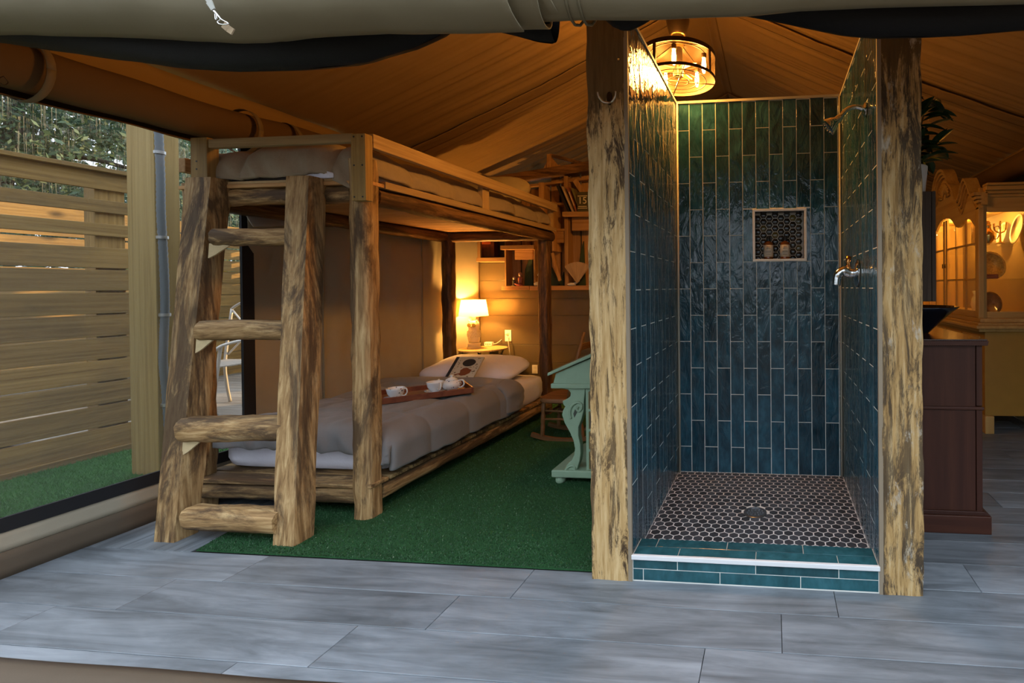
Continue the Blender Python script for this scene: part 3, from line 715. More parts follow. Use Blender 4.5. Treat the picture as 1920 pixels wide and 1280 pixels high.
# ================================================================== BEDDING
WHITE = fabric('white_cotton', (0.72, 0.72, 0.82), var=0.05, wr=0.5, nscale=9)
GREYD = fabric('grey_duvet', (0.190, 0.183, 0.182), var=0.07, wr=0.45, nscale=9, sheen=0.15, rough=0.8)
TAUPE = fabric('taupe_duvet', (0.30, 0.235, 0.165), var=0.10, wr=0.8, nscale=13, sheen=0.1)
def mattress(name, x0, x1, y0, y1, z0, z1, lab, mat):
    def fn(u, v):
        th = 2*math.pi*u; ca, sa = math.cos(th), math.sin(th); e = 0.16
        px = math.copysign(abs(ca)**e, ca); py = math.copysign(abs(sa)**e, sa)
        k = [0.94, 0.985, 1.0, 1.0, 0.985, 0.94, 0.0][min(6, int(v*6+0.01))]
        zz = [0, 0.10, 0.3, 0.7, 0.92, 1.0, 1.0][min(6, int(v*6+0.01))]
        x = lerp(x0, x1, 0.5) + px*(x1-x0)/2*k; y = lerp(y0, y1, 0.5) + py*(y1-y0)/2*k
        wob = 0.006*nz(x*16, y*16, zz*2)*(1 if 0 < zz < 1 else 0)
        return Vector((x + wob, y + wob, lerp(z0, z1, zz)))
    mb = MB().grid(fn, 160, 6, closed_u=True); mb.f.append(tuple(range(160))[::-1]); mb.mi.append(0)
    return tag(mb.build(name, mat, smooth=True), lab, 'mattress')
mattress('mattress', XBL-0.0, XBR+0.025, 0.506, 2.345, 0.1825, 0.385, 'mattress in a white sheet on the lower bunk', WHITE)
mattress('mattress', XBL+0.01, XBR-0.02, 0.50, 2.38, 1.737, 1.80, 'thin mattress hidden under the duvet on the upper bunk', WHITE)
def duvet(name, mat, xl, xr, y0, y1, ztop, zfoot, zside, puff, lab, seams, seed, crown=0.03, zleft=None, rx=0.09, thick=0.02):
    """quilt draped over a mattress: v runs foot -> head, u runs over the top from the wall side to the open side and down"""
    hs = ztop - zside; hl = ztop - (zleft if zleft is not None else ztop-0.04); hf = ztop - zfoot; Wd = xr - xl; L = y1 - y0
    def edge(d, drop, rr):
        """d: distance past the corner start; returns (out, down)"""
        q = rr*math.pi/2
        if d <= 0: return d, 0.0
        if d < q: a = d/rr; return rr*math.sin(a), rr*(1-math.cos(a))
        return rr, rr + (d-q)
    tl, trr, tf = hl, hs, hf - 0.43*rx
    def fn(u, v):
        a = lerp(-tl, Wd + trr - 0.4*rx, u); c = lerp(-tf*(1 + 0.9*sstep(0.78*Wd, 0.98*Wd, a)), L, v)
        if a < Wd*0.5: ox, dx_ = edge(-(a - rx), hl, rx); x = xl + rx - ox
        else: ox, dx_ = edge(a - (Wd-rx), hs, rx); x = xr - rx + ox
        if c < L*0.5: oy, dy_ = edge(-(c - rx), hf, rx); y = y0 + rx - oy
        else: y = y0 + c; dy_ = 0
        mm = min(dx_, dy_); z = ztop - max(dx_, dy_); x -= 0.22*mm*(1 if a > Wd*0.5 else -1); y += 0.22*mm
        # quilting
        q = 1e9
        for s in seams: q = min(q, abs(c - s))
        for s in (0.28*Wd, 0.84*Wd): q = min(q, abs(a - s)*1.4)
        pf = puff*(1 - math.exp(-q/0.035))
        top = 1 - sstep(0, rx, max(dx_, dy_))
        z += pf*(0.35 + 0.65*top) + crown*math.sin(math.pi*max(0, min(1, a/Wd)))*top
        x += (pf*1.0 + 0.010*nz(c*6, z*5, seed))*(1-top)*(1 if a > Wd*0.5 else -1)*(1 if dx_ >= dy_*0.5 else 0.2)
        wr = 0.007*(1 - 2*abs(nz(x*5 + y*2.5, y*2.2 - x*1.5, seed+4))) + 0.010*fbm(x*2.2, y*1.5, seed, 2.0) + 0.006*nz(x*11 + y*7, y*9 - x*5, seed)
        z += wr; 
        if dy_ > dx_: y -= pf*0.8 + 0.01*nz(a*8, z*6, seed) + 0.022*(1 - 2*abs(nz(a*7 + z*6, z*2.5, seed)))*sstep(0.0, 0.08, dy_)
        return Vector((x, y, z))
    mb = MB().grid(fn, 110, 150)
    return tag(mb.build(name, mat, smooth=True, solid=thick), lab, 'duvet')
dv = duvet('duvet', GREYD, XBL-0.01, XBR+0.058, 0.482, 1.78, 0.408, 0.305, 0.205, 0.018, 'grey quilted duvet spread over the lower bunk', (0.30, 0.66, 1.02), 2.0, crown=0.016)
# duvet edge folded back at the head
def _fold(u, v):
    x = lerp(XBL-0.03, XBR+0.005, u); th = lerp(-0.5, math.pi*1.12, v)
    drop = 0.0; r_ = 0.045 + 0.008*nz(u*6, 2)
    return Vector((x, 1.68 - 0.14*math.cos(th)*0.85 + 0.012*nz(u*5, v*2), 0.420 + r_*math.sin(th)*0.8 + 0.014*math.sin(math.pi*u)))
mb = MB().grid(_fold, 60, 18)
def _fold2(u, v):
    th = lerp(-0.5, math.pi*1.12, v); s = u*0.22
    a = min(1.0, s/0.13)*math.pi/2; x = XBR+0.0 + 0.078*math.sin(a) + 0.012*nz(v*4, u*5); z = 0.420 - (0.078*(1-math.cos(a)) + max(0, s-0.13)*1.25)
    return Vector((x + (0.035*math.sin(th) if u > 0.3 else 0.035*math.sin(th)*u/0.3), 1.68 - 0.14*math.cos(th)*0.85 + 0.015*nz(u*4, 7), z + (0.036*math.sin(th)*(1-min(1, u/0.5)))))
mb.grid(_fold2, 26, 18); mb.build('folded_edge', GREYD, dv, smooth=True, solid=0.012)
# pillow on the lower bunk
def pillow(name, c, sx, sy, sz, tilt, mat, lab, seed, rz=0.0):
    M = Matrix.Translation(c) @ Matrix.Rotation(rz, 4, 'Z') @ Matrix.Rotation(tilt, 4, 'X')
    def fn(u, v):
        th, ph = 2*math.pi*u, math.pi*(v-0.5)
        ca, sa, cp, sp = math.cos(th), math.sin(th), math.cos(ph), math.sin(ph)
        px = math.copysign(abs(ca)**0.45, ca)*cp**0.55; py = math.copysign(abs(sa)**0.45, sa)*cp**0.55
        pz = math.copysign(abs(sp)**0.9, sp)*(1 - 0.45*max(abs(px), abs(py))**3)
        w = 0.03*nz(px*2.6+seed, py*2.6, pz) + 0.012*nz(px*7+seed, py*7, pz*3)
        return M @ Vector((px*sx*(1+w*0.6), py*sy*(1+w*0.6), pz*sz + w*sz*1.5))
    return tag(MB().grid(fn, 72, 36, closed_u=True).build(name, mat, smooth=True), lab, 'pillow')
pillow('pillow', Vector((-2.03, 2.11, 0.466)), 0.43, 0.24, 0.105, R(9), WHITE, 'white pillow at the head of the lower bunk with a picture book on it', 3)
# upper bunk
dv2 = duvet('duvet', TAUPE, XBL+0.075, XBR+0.0, 0.405, 2.40, 1.868, 1.740, 1.745, 0.026, 'taupe quilted duvet bunched over the upper bunk', (0.33, 0.7, 1.07, 1.44, 1.8), 5.0, crown=0.035, zleft=1.76, rx=0.095)
def _hem(u, v):
    return Vector((lerp(-1.80, -1.64, u), 0.372 + 0.010*nz(u*9, v*3), lerp(1.7375, 1.792 - 0.05*abs(u-0.35), v)))
MB().grid(_hem, 16, 6).build('sheet_corner', WHITE, dv2, smooth=True, solid=0.006)
pillow('pillow', Vector((-1.95, 2.22, 2.02)), 0.34, 0.20, 0.13, R(35), fabric('cream_cotton', (0.55,0.46,0.28), var=0.05), 'cream pillow propped at the head of the upper bunk', 9)

# ================================================================== THINGS ON THE LOWER BUNK
TRAYM = wood('mahogany_tray', [(0.10,0.028,0.012), (0.17,0.052,0.022), (0.22,0.075,0.032)], 'x', fine=22, bstr=0.1, rough=0.4, var=0.05)
TC = Vector((-1.785, 1.187, 0.455)); TR = Matrix.Rotation(R(44), 3, 'Z')
def tp(x, y, z): return TC + TR @ Vector((x, y, z))
tray = thing('serving_tray', tuple(TC), 'reddish wooden serving tray lying on the grey duvet', 'tray')
def tbox(x0, x1, y0, y1, z0, z1):
    return MB().add([tp(*p) for p in ((x0,y0,z0),(x1,y0,z0),(x1,y1,z0),(x0,y1,z0),(x0,y0,z1),(x1,y0,z1),(x1,y1,z1),(x0,y1,z1))], [(3,2,1,0),(4,5,6,7),(0,1,5,4),(1,2,6,5),(2,3,7,6),(3,0,4,7)])
tbox(-0.245, 0.245, -0.15, 0.15, 0.0, 0.006).build('base', wood('tray_base', [(0.16,0.08,0.035), (0.26,0.14,0.06), (0.33,0.19,0.09)], 'x', bstr=0.1, rough=0.35, var=0), tray)
for x0, x1, y0, y1 in ((-0.25, 0.25, -0.162, -0.15), (-0.25, 0.25, 0.15, 0.162), (-0.262, -0.25, -0.162, 0.162), (0.25, 0.262, -0.162, 0.162)):
    tbox(x0, x1, y0, y1, 0.0, 0.038).build('side', TRAYM, tray, bevel=0.003)
m, nt, b = _new('printed_porcelain'); vo = N(nt, 'ShaderNodeTexVoronoi'); vo.inputs['Scale'].default_value = 46; nt.links.new(coords(nt), vo.inputs['Vector'])
k = ramp(nt, vo.outputs['Distance'], [(0.20, (1,1,1)), (0.30, (0,0,0))]); g = noise_n(nt, coords(nt), 25, 3); gg = ramp(nt, g, [(0.50, (0,0,0)), (0.56, (1,1,1))])
kk = N(nt, 'ShaderNodeMath', operation='MULTIPLY'); nt.links.new(k, kk.inputs[0]); nt.links.new(gg, kk.inputs[1])
cc = ramp(nt, vo.outputs['Color'], [(0.3, (0.03,0.05,0.16)), (0.6, (0.10,0.12,0.14)), (0.8, (0.25,0.05,0.08))])
nt.links.new(mix(nt, kk.outputs[0], (0.72,0.76,0.80), cc), b.inputs['Base Color']); b.inputs['Roughness'].default_value = 0.15; PORC = m
def handle(par, o, d, r_, h0, h1, t=0.0035, name='handle', mat=None, out=0.028):
    d = Vector((math.cos(d), math.sin(d), 0)); o = Vector(o)
    pts = [o + d*r_ + Vector((0,0,h1)), o + d*(r_+out*0.8) + Vector((0,0,h1+0.004)), o + d*(r_+out) + Vector((0,0,(h0+h1)/2)), o + d*(r_+out*0.5) + Vector((0,0,h0)), o + d*(r_*0.85) + Vector((0,0,h0))]
    return MB().tube(bez(pts, 6), t, 8).build(name, mat or PORC, par, smooth=True)
def cup(px, lab, hd):
    p = at(px[0], px[1], z=0.462)
    sc_ = thing('saucer', tuple(p), 'flower printed porcelain saucer under the cup ' + lab, 'saucer', 'saucers on the tray')
    MB().lathe([(0.022,0.0),(0.024,0.003),(0.05,0.008),(0.066,0.014),(0.067,0.0155),(0.05,0.0105),(0.02,0.006),(0.0001,0.006)], p, 28).build('dish', PORC, sc_, smooth=True)
    q = p + Vector((0, 0, 0.0062))
    c = thing('teacup', tuple(q), 'flower printed porcelain teacup ' + lab, 'teacup', 'teacups on the tray')
    MB().lathe([(a*1.2, z*1.35) for a, z in ((0.018,0.0),(0.020,0.004),(0.026,0.008),(0.038,0.024),(0.043,0.044),(0.045,0.050),(0.043,0.050),(0.040,0.043),(0.034,0.024),(0.022,0.010),(0.0001,0.009))], q, 28).build('bowl', PORC, c, smooth=True)
    handle(c, q, hd, 0.043, 0.019, 0.058, 0.0042)
cup((742, 748), 'standing alone on the tray', R(10)); cup((816, 735), 'beside the teapot', R(-25))
q = at(847, 731, z=0.462)
t = thing('teapot', tuple(q), 'small flower printed porcelain teapot with a lid on the tray', 'teapot')
TS = 1.2
MB().lathe([(a*TS, z*TS) for a, z in ((0.026,0),(0.030,0.004),(0.046,0.018),(0.052,0.034),(0.047,0.050),(0.032,0.060),(0.030,0.0605),(0.0001,0.0605))], q, 28).build('body', PORC, t, smooth=True)
l_ = MB().lathe([(a*TS, z*TS) for a, z in ((0.033,0.0605),(0.030,0.066),(0.016,0.073),(0.006,0.076),(0.006,0.080),(0.009,0.084),(0.007,0.089),(0.0001,0.090))], q, 24).build('lid', PORC, t, smooth=True)
handle(t, q, R(0), 0.052, 0.022, 0.067, 0.0052, out=0.040)
MB().tube(bez([q + Vector((-0.048,0,0.024)), q + Vector((-0.074,0,0.036)), q + Vector((-0.084,0,0.058)), q + Vector((-0.098,0,0.074))], 5), [0.013]*3 + [0.011]*4 + [0.009]*4 + [0.007]*5, 10).build('spout', PORC, t, smooth=True)
# picture book leaning on the pillow
yb_ = at(860, 710, z=0.462).y; bt = [at(857, 669, y=yb_+0.13), at(908, 669, y=yb_+0.13), at(886, 710, y=yb_), at(833, 710, y=yb_)]     # tl tr br bl
nrm = (bt[1]-bt[0]).cross(bt[3]-bt[0]).normalized(); nrm = -nrm if nrm.z < 0 else nrm
def bk(u, v, h): return bt[0].lerp(bt[1], u).lerp(bt[3].lerp(bt[2], u), v) + nrm*h
pb = thing('picture_book', tuple(bk(0.5, 1, 0)), 'cream illustrated hardback book leaning on the white pillow', 'book')
MB().prism([(0.0,0),(1,0),(1,1),(0.0,1)], lambda a, c, d: bk(a, c, d), -0.014, 0.0).build('cover', plain('cream_cover', (0.50,0.46,0.36), 0.5), pb)
MB().prism([(-0.01,0),(0.10,0),(0.10,1),(-0.01,1)], lambda a, c, d: bk(a, c, d), -0.0145, 0.0012).build('spine', plain('navy_cloth', (0.012,0.014,0.022), 0.6), pb)
MB().prism([(0.57+0.23*math.cos(i*0.2618), 0.27+0.17*math.sin(i*0.2618)) for i in range(24)], lambda a, c, d: bk(a, c, d), 0, 0.0015).build('dark_roundel', plain('book_dark', (0.022,0.020,0.018), 0.6), pb)
MB().prism([(0.40,0.62),(0.48,0.52),(0.60,0.50),(0.72,0.57),(0.80,0.60),(0.78,0.74),(0.66,0.84),(0.52,0.86),(0.40,0.80),(0.30,0.86),(0.28,0.80),(0.44,0.74)], lambda a, c, d: bk(a, c, d), 0, 0.0015).build('rust_shape', plain('book_rust', (0.19,0.055,0.014), 0.6), pb)
mb = MB(); rnd = random.Random(5)
for i in range(70):
    a, c = rnd.uniform(0.15, 0.95), rnd.uniform(0.04, 0.96)
    if (a-0.57)**2/0.08 + (c-0.27)**2/0.045 < 1 or (0.3 < a < 0.8 and 0.5 < c < 0.86): continue
    s_ = rnd.uniform(0.012, 0.03); mb.prism([(a+s_*math.cos(k*1.2566+i), c+s_*0.7*math.sin(k*1.2566+i)) for k in range(5)], lambda x, y, d: bk(x, y, d), 0, 0.0011)
tag(mb.build('floral_print', plain('book_print', (0.10,0.075,0.04), 0.6), pb), kind='stuff')

# ================================================================== BEDSIDE TABLE, LAMP, OUTLETS
TB = Vector((-2.345, 2.72, 0.0)); TZ = 0.57
tb = thing('bedside_table', tuple(TB), 'small round slatted folding table behind the pillow', 'table')
YW_ = wood('yellow_slat', [(0.42,0.26,0.10), (0.52,0.35,0.15), (0.58,0.41,0.20)], 'x', bstr=0.1, rough=0.45, var=0.1)
for i in range(6):
    y0 = -0.225 + i*0.0755; pts = []
    for k in range(9):
        y = y0 + 0.072*k/8; pts.append((math.sqrt(max(0, 0.225**2 - min(0.2249, abs(y))**2)), y))
    poly = [(x, y) for x, y in pts] + [(-x, y) for x, y in reversed(pts)]
    MB().prism(poly, lambda a, c, d: TB + Vector((a, c, d)), TZ-0.014, TZ).build('slat', YW_, tb, bevel=0.0015)
LEGM = plain('grey_metal_leg', (0.16,0.16,0.15), 0.4, 0.7)
for sx in (-1, 1):
    for sy in (-1, 1): MB().tube([TB + Vector((sx*0.15, sy*0.11, TZ-0.016)), TB + Vector((-sx*0.10 if sy > 0 else sx*0.16, sy*0.15, 0.0))], 0.008, 8).build('leg', LEGM, tb, smooth=True)
LP = Vector((-2.445, 2.72, TZ + 0.0003))
CER = plain('cream_ceramic', (0.66, 0.58, 0.42), 0.28)
lp = thing('owl_lamp', tuple(LP), 'cream ceramic owl table lamp with glowing fabric shade on the round table', 'lamp')
MB().lathe([(0.066,0),(0.066,0.016),(0.058,0.020),(0.058,0.040),(0.062,0.044),(0.062,0.050),(0.052,0.056)], LP, 28).build('base', CER, lp, smooth='auto')
bd = MB().lathe([(0.050,0.0562),(0.056,0.09),(0.064,0.135),(0.062,0.165),(0.050,0.190),(0.052,0.205),(0.056,0.230),(0.050,0.258),(0.034,0.276),(0.016,0.282),(0.0001,0.283)], LP, 28, sy=0.85).build('owl_body', CER, lp, smooth=True)
for s_ in (-1, 1):
    e = LP + Vector((s_*0.024 + 0.006, -0.047, 0.236)); Mx = Matrix.Rotation(R(90), 3, 'X')
    MB().lathe([(0.021,-0.008),(0.021,0.005),(0.016,0.006),(0.013,0.002),(0.006,0.002),(0.005,0.006),(0.0001,0.007)], e, 18, M=Mx).build('eye', plain('owl_eye', (0.50,0.36,0.10), 0.3), bd, smooth=True)
    MB().tube([LP + Vector((s_*0.030, -0.01, 0.262)), LP + Vector((s_*0.044, -0.012, 0.288))], [0.014, 0.003], 8).build('ear_tuft', CER, bd, smooth=True)
MB().tube([LP + Vector((0.006, -0.046, 0.226)), LP + Vector((0.006, -0.058, 0.212))], [0.009, 0.002], 8).build('beak', MATS['owl_eye'], bd, smooth=True)
mb = MB()
for j in range(4):
    for i in range(15):
        a = 2*math.pi*(i + 0.5*(j % 2))/15; z = 0.118 + j*0.017; rr = 0.0625 - abs(z-0.143)*0.10
        mb.lathe([(0.0085, -0.002), (0.006, 0.004), (0.0001, 0.005)], LP + Vector((rr*math.cos(a), rr*0.85*math.sin(a), z)), 6, M=Matrix.Rotation(a, 3, 'Z') @ Matrix.Rotation(R(90), 3, 'Y'))
mb.build('feathers', CER, bd, smooth=True)
MB().lathe([(0.020,0.2825),(0.020,0.330),(0.016,0.335),(0.0001,0.335)], LP, 16).build('neck', CER, lp, smooth='auto')
m, nt, b = _new('lamp_shade_fabric'); b.inputs['Base Color'].default_value = (0.70,0.52,0.26,1); b.inputs['Roughness'].default_value = 0.9
t_ = N(nt, 'ShaderNodeBsdfTranslucent'); t_.inputs[0].default_value = (0.80,0.58,0.27,1); ms = N(nt, 'ShaderNodeMixShader'); ms.inputs[0].default_value = 0.62
nt.links.new(b.outputs[0], ms.inputs[1]); nt.links.new(t_.outputs[0], ms.inputs[2]); nt.links.new(ms.outputs[0], nt.nodes['Material Output'].inputs[0]); SHADE = m
S0, S1 = 0.327, 0.490
MB().grid(lambda u, v: LP + Vector((lerp(0.136, 0.112, v)*math.cos(2*math.pi*u), lerp(0.136, 0.112, v)*math.sin(2*math.pi*u), lerp(S0, S1, v))), 40, 4, closed_u=True).build('shade', SHADE, lp, smooth=True)
MB().lathe([(0.010,0.335),(0.010,0.35),(0.013,0.362),(0.010,0.375),(0.0001,0.38)], LP, 16).build('bulb', plain('lamp_bulb', (1,0.8,0.5), 0.4, emit=(1,0.66,0.26), estr=20), lp, smooth=True)
def plight(name, loc, e, col, r, par):
    d = bpy.data.lights.new(name, 'POINT'); d.energy = e; d.color = col; d.shadow_soft_size = r
    return link(name, d, loc, par)
plight('bulb_light', tuple(LP + Vector((0.0, 0.0, 0.415))), 19, (1.0, 0.47, 0.10), 0.03, lp)
ad = thing('power_adapter', tuple(at(917, 641, y=2.70)), 'white plug-in power strip box on the round table', 'power strip')
p = at(917, 648, z=TZ)
MB().box(p.x-0.042, p.x+0.042, p.y-0.02, p.y+0.02, TZ+0.0005, TZ+0.040).build('box', WHITEP, ad, bevel=0.004)
for k in (-0.022, 0.0, 0.022): MB().box(p.x+k-0.005, p.x+k+0.005, p.y-0.0212, p.y-0.0198, TZ+0.012, TZ+0.026).build('socket', plain('socket_dark', (0.12,0.10,0.08), 0.6), ad)
OUT = at(953, 629, y=YBED-0.008)
MB().tube(bez([(p.x+0.042, p.y, TZ+0.02), (p.x+0.08, p.y+0.03, TZ+0.03), (p.x+0.12, p.y+0.12, TZ+0.10), (OUT.x-0.02, OUT.y-0.02, OUT.z+0.018), (OUT.x, OUT.y-0.008, OUT.z+0.02)], 8), 0.0035, 6).build('cord', WHITEP, ad, smooth=True)
cdn = MB().tube(bez([(OUT.x, OUT.y-0.01, OUT.z-0.025), (OUT.x+0.02, OUT.y-0.035, OUT.z-0.06), (OUT.x+0.035, OUT.y-0.03, OUT.z-0.22), (OUT.x+0.03, OUT.y-0.03, OUT.z-0.45)], 8), 0.004, 6).build('hanging_cord', WHITEP, smooth=True)
tag(cdn, 'white electric cord hanging from the wall outlet above the bed', 'cord')
def outlet(name, c, lab, w=0.036, h=0.060):
    o = thing(name, tuple(c), lab, 'outlet')
    MB().box(c.x-w, c.x+w, c.y-0.004, c.y+0.003, c.z-h, c.z+h).build('cover_plate', WHITEP, o, bevel=0.002)
    for dz in (-0.022, 0.022):
        s = MB().box(c.x-0.016, c.x+0.016, c.y-0.0055, c.y-0.0035, c.z+dz-0.013, c.z+dz+0.013).build('socket', plain('socket_cream', (0.7,0.66,0.55), 0.4), o, bevel=0.003)
outlet('wall_outlet', OUT, 'cream double wall outlet with plugs above the round table')
outlet('wall_outlet', at(1003, 692, y=YBED-0.008), 'small wall outlet low down beside the bed head post', 0.03, 0.045)

# ================================================================== WOODEN WALL SHELF
YS0, YS1 = 2.850, 2.993
sh = thing('wall_shelf', (-1.85, 2.93, 1.15), 'patchwork reclaimed wood wall shelf above the bed head', 'shelf')
def sbx(name, u0, v0, u1, v1, y0=YS0, y1=YS1, mat='z', ref=None, par=sh):
    a = at(u0, v0, y=ref or y0); c = at(u1, v1, y=ref or y0)
    return MB().box(min(a.x, c.x), max(a.x, c.x), y0, y1, min(a.z, c.z), max(a.z, c.z)).build(name, cedar(mat), par, bevel=0.002)
sbx('shelf_board', 940, 536, 992, 543, mat='x'); sbx('shelf_board', 993, 536, 1150, 543, 2.83, mat='x')
sbx('shelf_board', 893, 483, 947, 490, mat='x'); sbx('shelf_board', 938, 460, 1001, 467, 2.82, mat='x')
sbx('upright', 894, 400, 901, 483); sbx('upright', 945, 400, 949.5, 536); sbx('upright', 999.5, 400, 1004, 536)
sbx('upright', 1057, 330, 1066, 536); sbx('upright', 1034, 378, 1039, 470, 2.80); sbx('upright', 1010, 342, 1020, 400)
sbx('shelf_board', 1054, 397, 1150, 403, 2.78, mat='x'); sbx('shelf_board', 1036, 380, 1058, 384, mat='x'); sbx('shelf_board', 1034, 429, 1058, 433, mat='x')
sbx('panel', 1035, 433, 1057, 455, 2.86, 2.88, 'x'); sbx('panel', 1072, 404, 1150, 431, 2.87, 2.89, 'x'); sbx('panel', 965, 469, 999, 486, 2.88, 2.90, 'x')
for i in range(11):                                             # backing planks of the open bays
    u = 951 + i*19
    if 997 < u < 1010: continue
    sbx('backing_plank', u, 300 + 40*(u < 1000) + (i % 3)*6, u+18.2, 536, 2.972 + 0.006*(i % 2), 2.993, ref=2.9)
bm0, bm1 = at(900, 345, y=2.86), at(1180, 302, y=2.86)
MB().beam(bm0, bm1, 0.10, 0.085, w2=0.11, h2=0.10).build('top_beam', darklog('x'), sh, bevel=0.006)
MB().beam(at(985, 350, y=2.9), at(1180, 326, y=2.9), 0.05, 0.025).build('rail', cedar('x'), sh, bevel=0.002)
ap, fl_, fr_, fm_ = at(1031, 291, y=2.88), at(1019, 316, y=2.84), at(1048, 312, y=2.84), at(1031, 316, y=2.84)
MB().beam(ap, fm_, 0.04, 0.05, up=(0,1,0)).build('peak_post', cedar('z'), sh)
for f_ in (fl_, fr_):
    vs = [ap, fm_, f_]; MB().add([p for p in vs] + [p + Vector((0, 0.02, 0)) for p in vs], [(0,1,2), (5,4,3), (0,3,4,1), (1,4,5,2), (2,5,3,0)]).build('peak_board', cedar('z'), sh)
MB().beam(ap, at(1095, 308, y=2.95), 0.03, 0.035).build('brace', darklog('x'), sh)
MB().beam(at(1036, 474, y=2.86), at(1050, 526, y=2.86), 0.03, 0.02, up=(0,1,0)).build('brace', cedar('z'), sh)
MB().beam(at(1078, 338, y=2.87), at(1097, 366, y=2.87), 0.05, 0.02, up=(0,1,0)).build('brace', cedar('z'), sh)
GRN = plain('green_paint', (0.035,0.060,0.022), 0.6, nscale=20, var=0.3)
for n_, ps in enumerate((((1090,470),(1094,452),(1098,536),(1080,536)), ((1034,500),(1052,536),(1034,536),(1034,520)), ((1057,510),(1057,536),(1046,536),(1054,520)), ((998,470),(999,536),(984,536),(985,505)))):
    pp = [at(u, v, y=2.95) for u, v in ps]
    MB().prism([(q.x, q.z) for q in pp], lambda a, c, d: (a, d, c), 2.945, 2.965).build('green_wedge', GRN, sh)
# things on the shelf
def lean_book(u, v0, v1, w, lean, col, lab, n):
    a = at(u, v1, y=2.80); h = at(u, v0, y=2.80).z - a.z; t = math.tan(lean)
    o = thing('book', (a.x, 2.86, a.z), lab, 'book', 'books leaning on the wall shelf')
    M = lambda x, y, z: (a.x + x - z*t, 2.80 + y, a.z + z + 0.001)
    k = lambda x0, x1, y0, y1, z0, z1: MB().add([M(*p) for p in ((x0,y0,z0),(x1,y0,z0),(x1,y1,z0),(x0,y1,z0),(x0,y0,z1),(x1,y0,z1),(x1,y1,z1),(x0,y1,z1))], [(3,2,1,0),(4,5,6,7),(0,1,5,4),(1,2,6,5),(2,3,7,6),(3,0,4,7)])
    k(0, w, 0, 0.15, 0, h).build('cover', plain('book_cloth_%d' % n, col, 0.55), o)
    k(0.003, w-0.003, 0.004, 0.1505, h-0.004, h+0.0005).build('pages', plain('book_pages', (0.5,0.42,0.28), 0.8), o)
    if n in (1, 2): k(w*0.25, w*0.75, -0.0006, 0.001, h*0.25, h*0.8).build('spine_print', plain('spine_print', (0.62,0.50,0.34), 0.6), o)
lean_book(1064, 347, 397, 0.026, 0.42, (0.015,0.014,0.016), 'black spined book leaning at the end of the shelf row', 0)
lean_book(1072, 349, 397, 0.022, 0.40, (0.42,0.30,0.20), 'cream and red patterned spine book on the wall shelf', 1)
lean_book(1079, 350, 397, 0.020, 0.36, (0.30,0.10,0.045), 'rust red spined book on the wall shelf', 2)
lean_book(1086, 352, 397, 0.022, 0.34, (0.16,0.14,0.045), 'olive green spined book on the wall shelf', 3)
c15 = at(1097, 397, y=2.79); b15 = thing('book', tuple(c15), 'dark olive book with 15 in white on its cover facing out', 'book', 'books leaning on the wall shelf')
h15 = at(1097, 360, y=2.79).z - c15.z
MB().box(c15.x-0.075, c15.x+0.085, 2.775, 2.800, c15.z+0.001, c15.z+h15).build('cover', plain('book_cloth_9', (0.075,0.065,0.025), 0.5), b15, bevel=0.002)
def text(s, size, loc, rot, mat, par, name, extrude=0.0006, align='CENTER'):
    cu = bpy.data.curves.new(name, 'FONT'); cu.body = s; cu.size = size; cu.extrude = extrude; cu.align_x = align; cu.align_y = 'CENTER'
    tmp = bpy.data.objects.new(name, cu); COL.objects.link(tmp); bpy.context.view_layer.update()
    me = bpy.data.meshes.new_from_object(tmp.evaluated_get(bpy.context.evaluated_depsgraph_get()))
    bpy.data.objects.remove(tmp); me.materials.clear(); me.materials.append(mat); return link(name, me, loc, par, rot)
LET = plain('cream_lettering', (0.75,0.66,0.45), 0.6)
text('15', 0.095, (c15.x-0.02, 2.7742, c15.z+h15*0.55), (R(90), 0, 0), LET, b15, 'number_print')
for k, ww in ((0.80, 0.05), (0.27, 0.045), (0.18, 0.05)): MB().box(c15.x-0.02-ww, c15.x-0.02+ww, 2.7742, 2.776, c15.z+h15*k-0.004, c15.z+h15*k+0.002).build('line_print', LET, b15)
# folding hand fan
FB = at(1082, 531, y=2.80); fo = thing('hand_fan', tuple(FB), 'open pale wooden folding hand fan standing on the shelf', 'fan')
FM = wood('fan_wood', [(0.36,0.24,0.13), (0.46,0.32,0.18), (0.52,0.38,0.23)], 'z', var=0.15, bstr=0.1)
for i in range(16):
    a = R(-36 + 72*i/15); rot = lambda x, z: (FB.x + x*math.cos(a) + z*math.sin(a), FB.z + 0.004 - x*math.sin(a) + z*math.cos(a))
    poly = [rot(x, z) for x, z in ((-0.003,0), (0.003,0), (0.0098,0.20), (0.006,0.212), (-0.006,0.212), (-0.0098,0.20))]
    y0 = 2.80 + 0.0016*(i % 2) + 0.0004*i; MB().prism(poly, lambda p, q, d: (p, d, q), y0, y0+0.0014).build('blade', FM, fo)
def figurine(u, v, h, cols, lab, cat='figurine', ym=2.87):
    p = at(u, v, y=ym); o = thing('figurine', tuple(p), lab, cat)
    MB().lathe([(h*0.22,0),(h*0.24,h*0.06),(h*0.12,h*0.12),(h*0.16,h*0.35),(h*0.17,h*0.5),(h*0.09,h*0.64),(0.0001,h*0.66)], p, 14).build('body', plain('fig_'+lab[:9].replace(' ', '_'), cols[0], 0.35), o, smooth=True)
    MB().lathe([(0.0001,h*0.62),(h*0.10,h*0.68),(h*0.13,h*0.80),(h*0.09,h*0.92),(0.0001,h*0.97)], p, 14).build('head', plain('figh_'+lab[:9].replace(' ', '_'), cols[1], 0.35), o, smooth=True)
    return o
figurine(964, 536, 0.10, ((0.05,0.045,0.04), (0.6,0.52,0.42)), 'small dark figurine with a pale head on the shelf')
o = figurine(976, 536, 0.15, ((0.45,0.16,0.10), (0.5,0.28,0.18)), 'slim reddish figurine on the shelf beside the dark one')
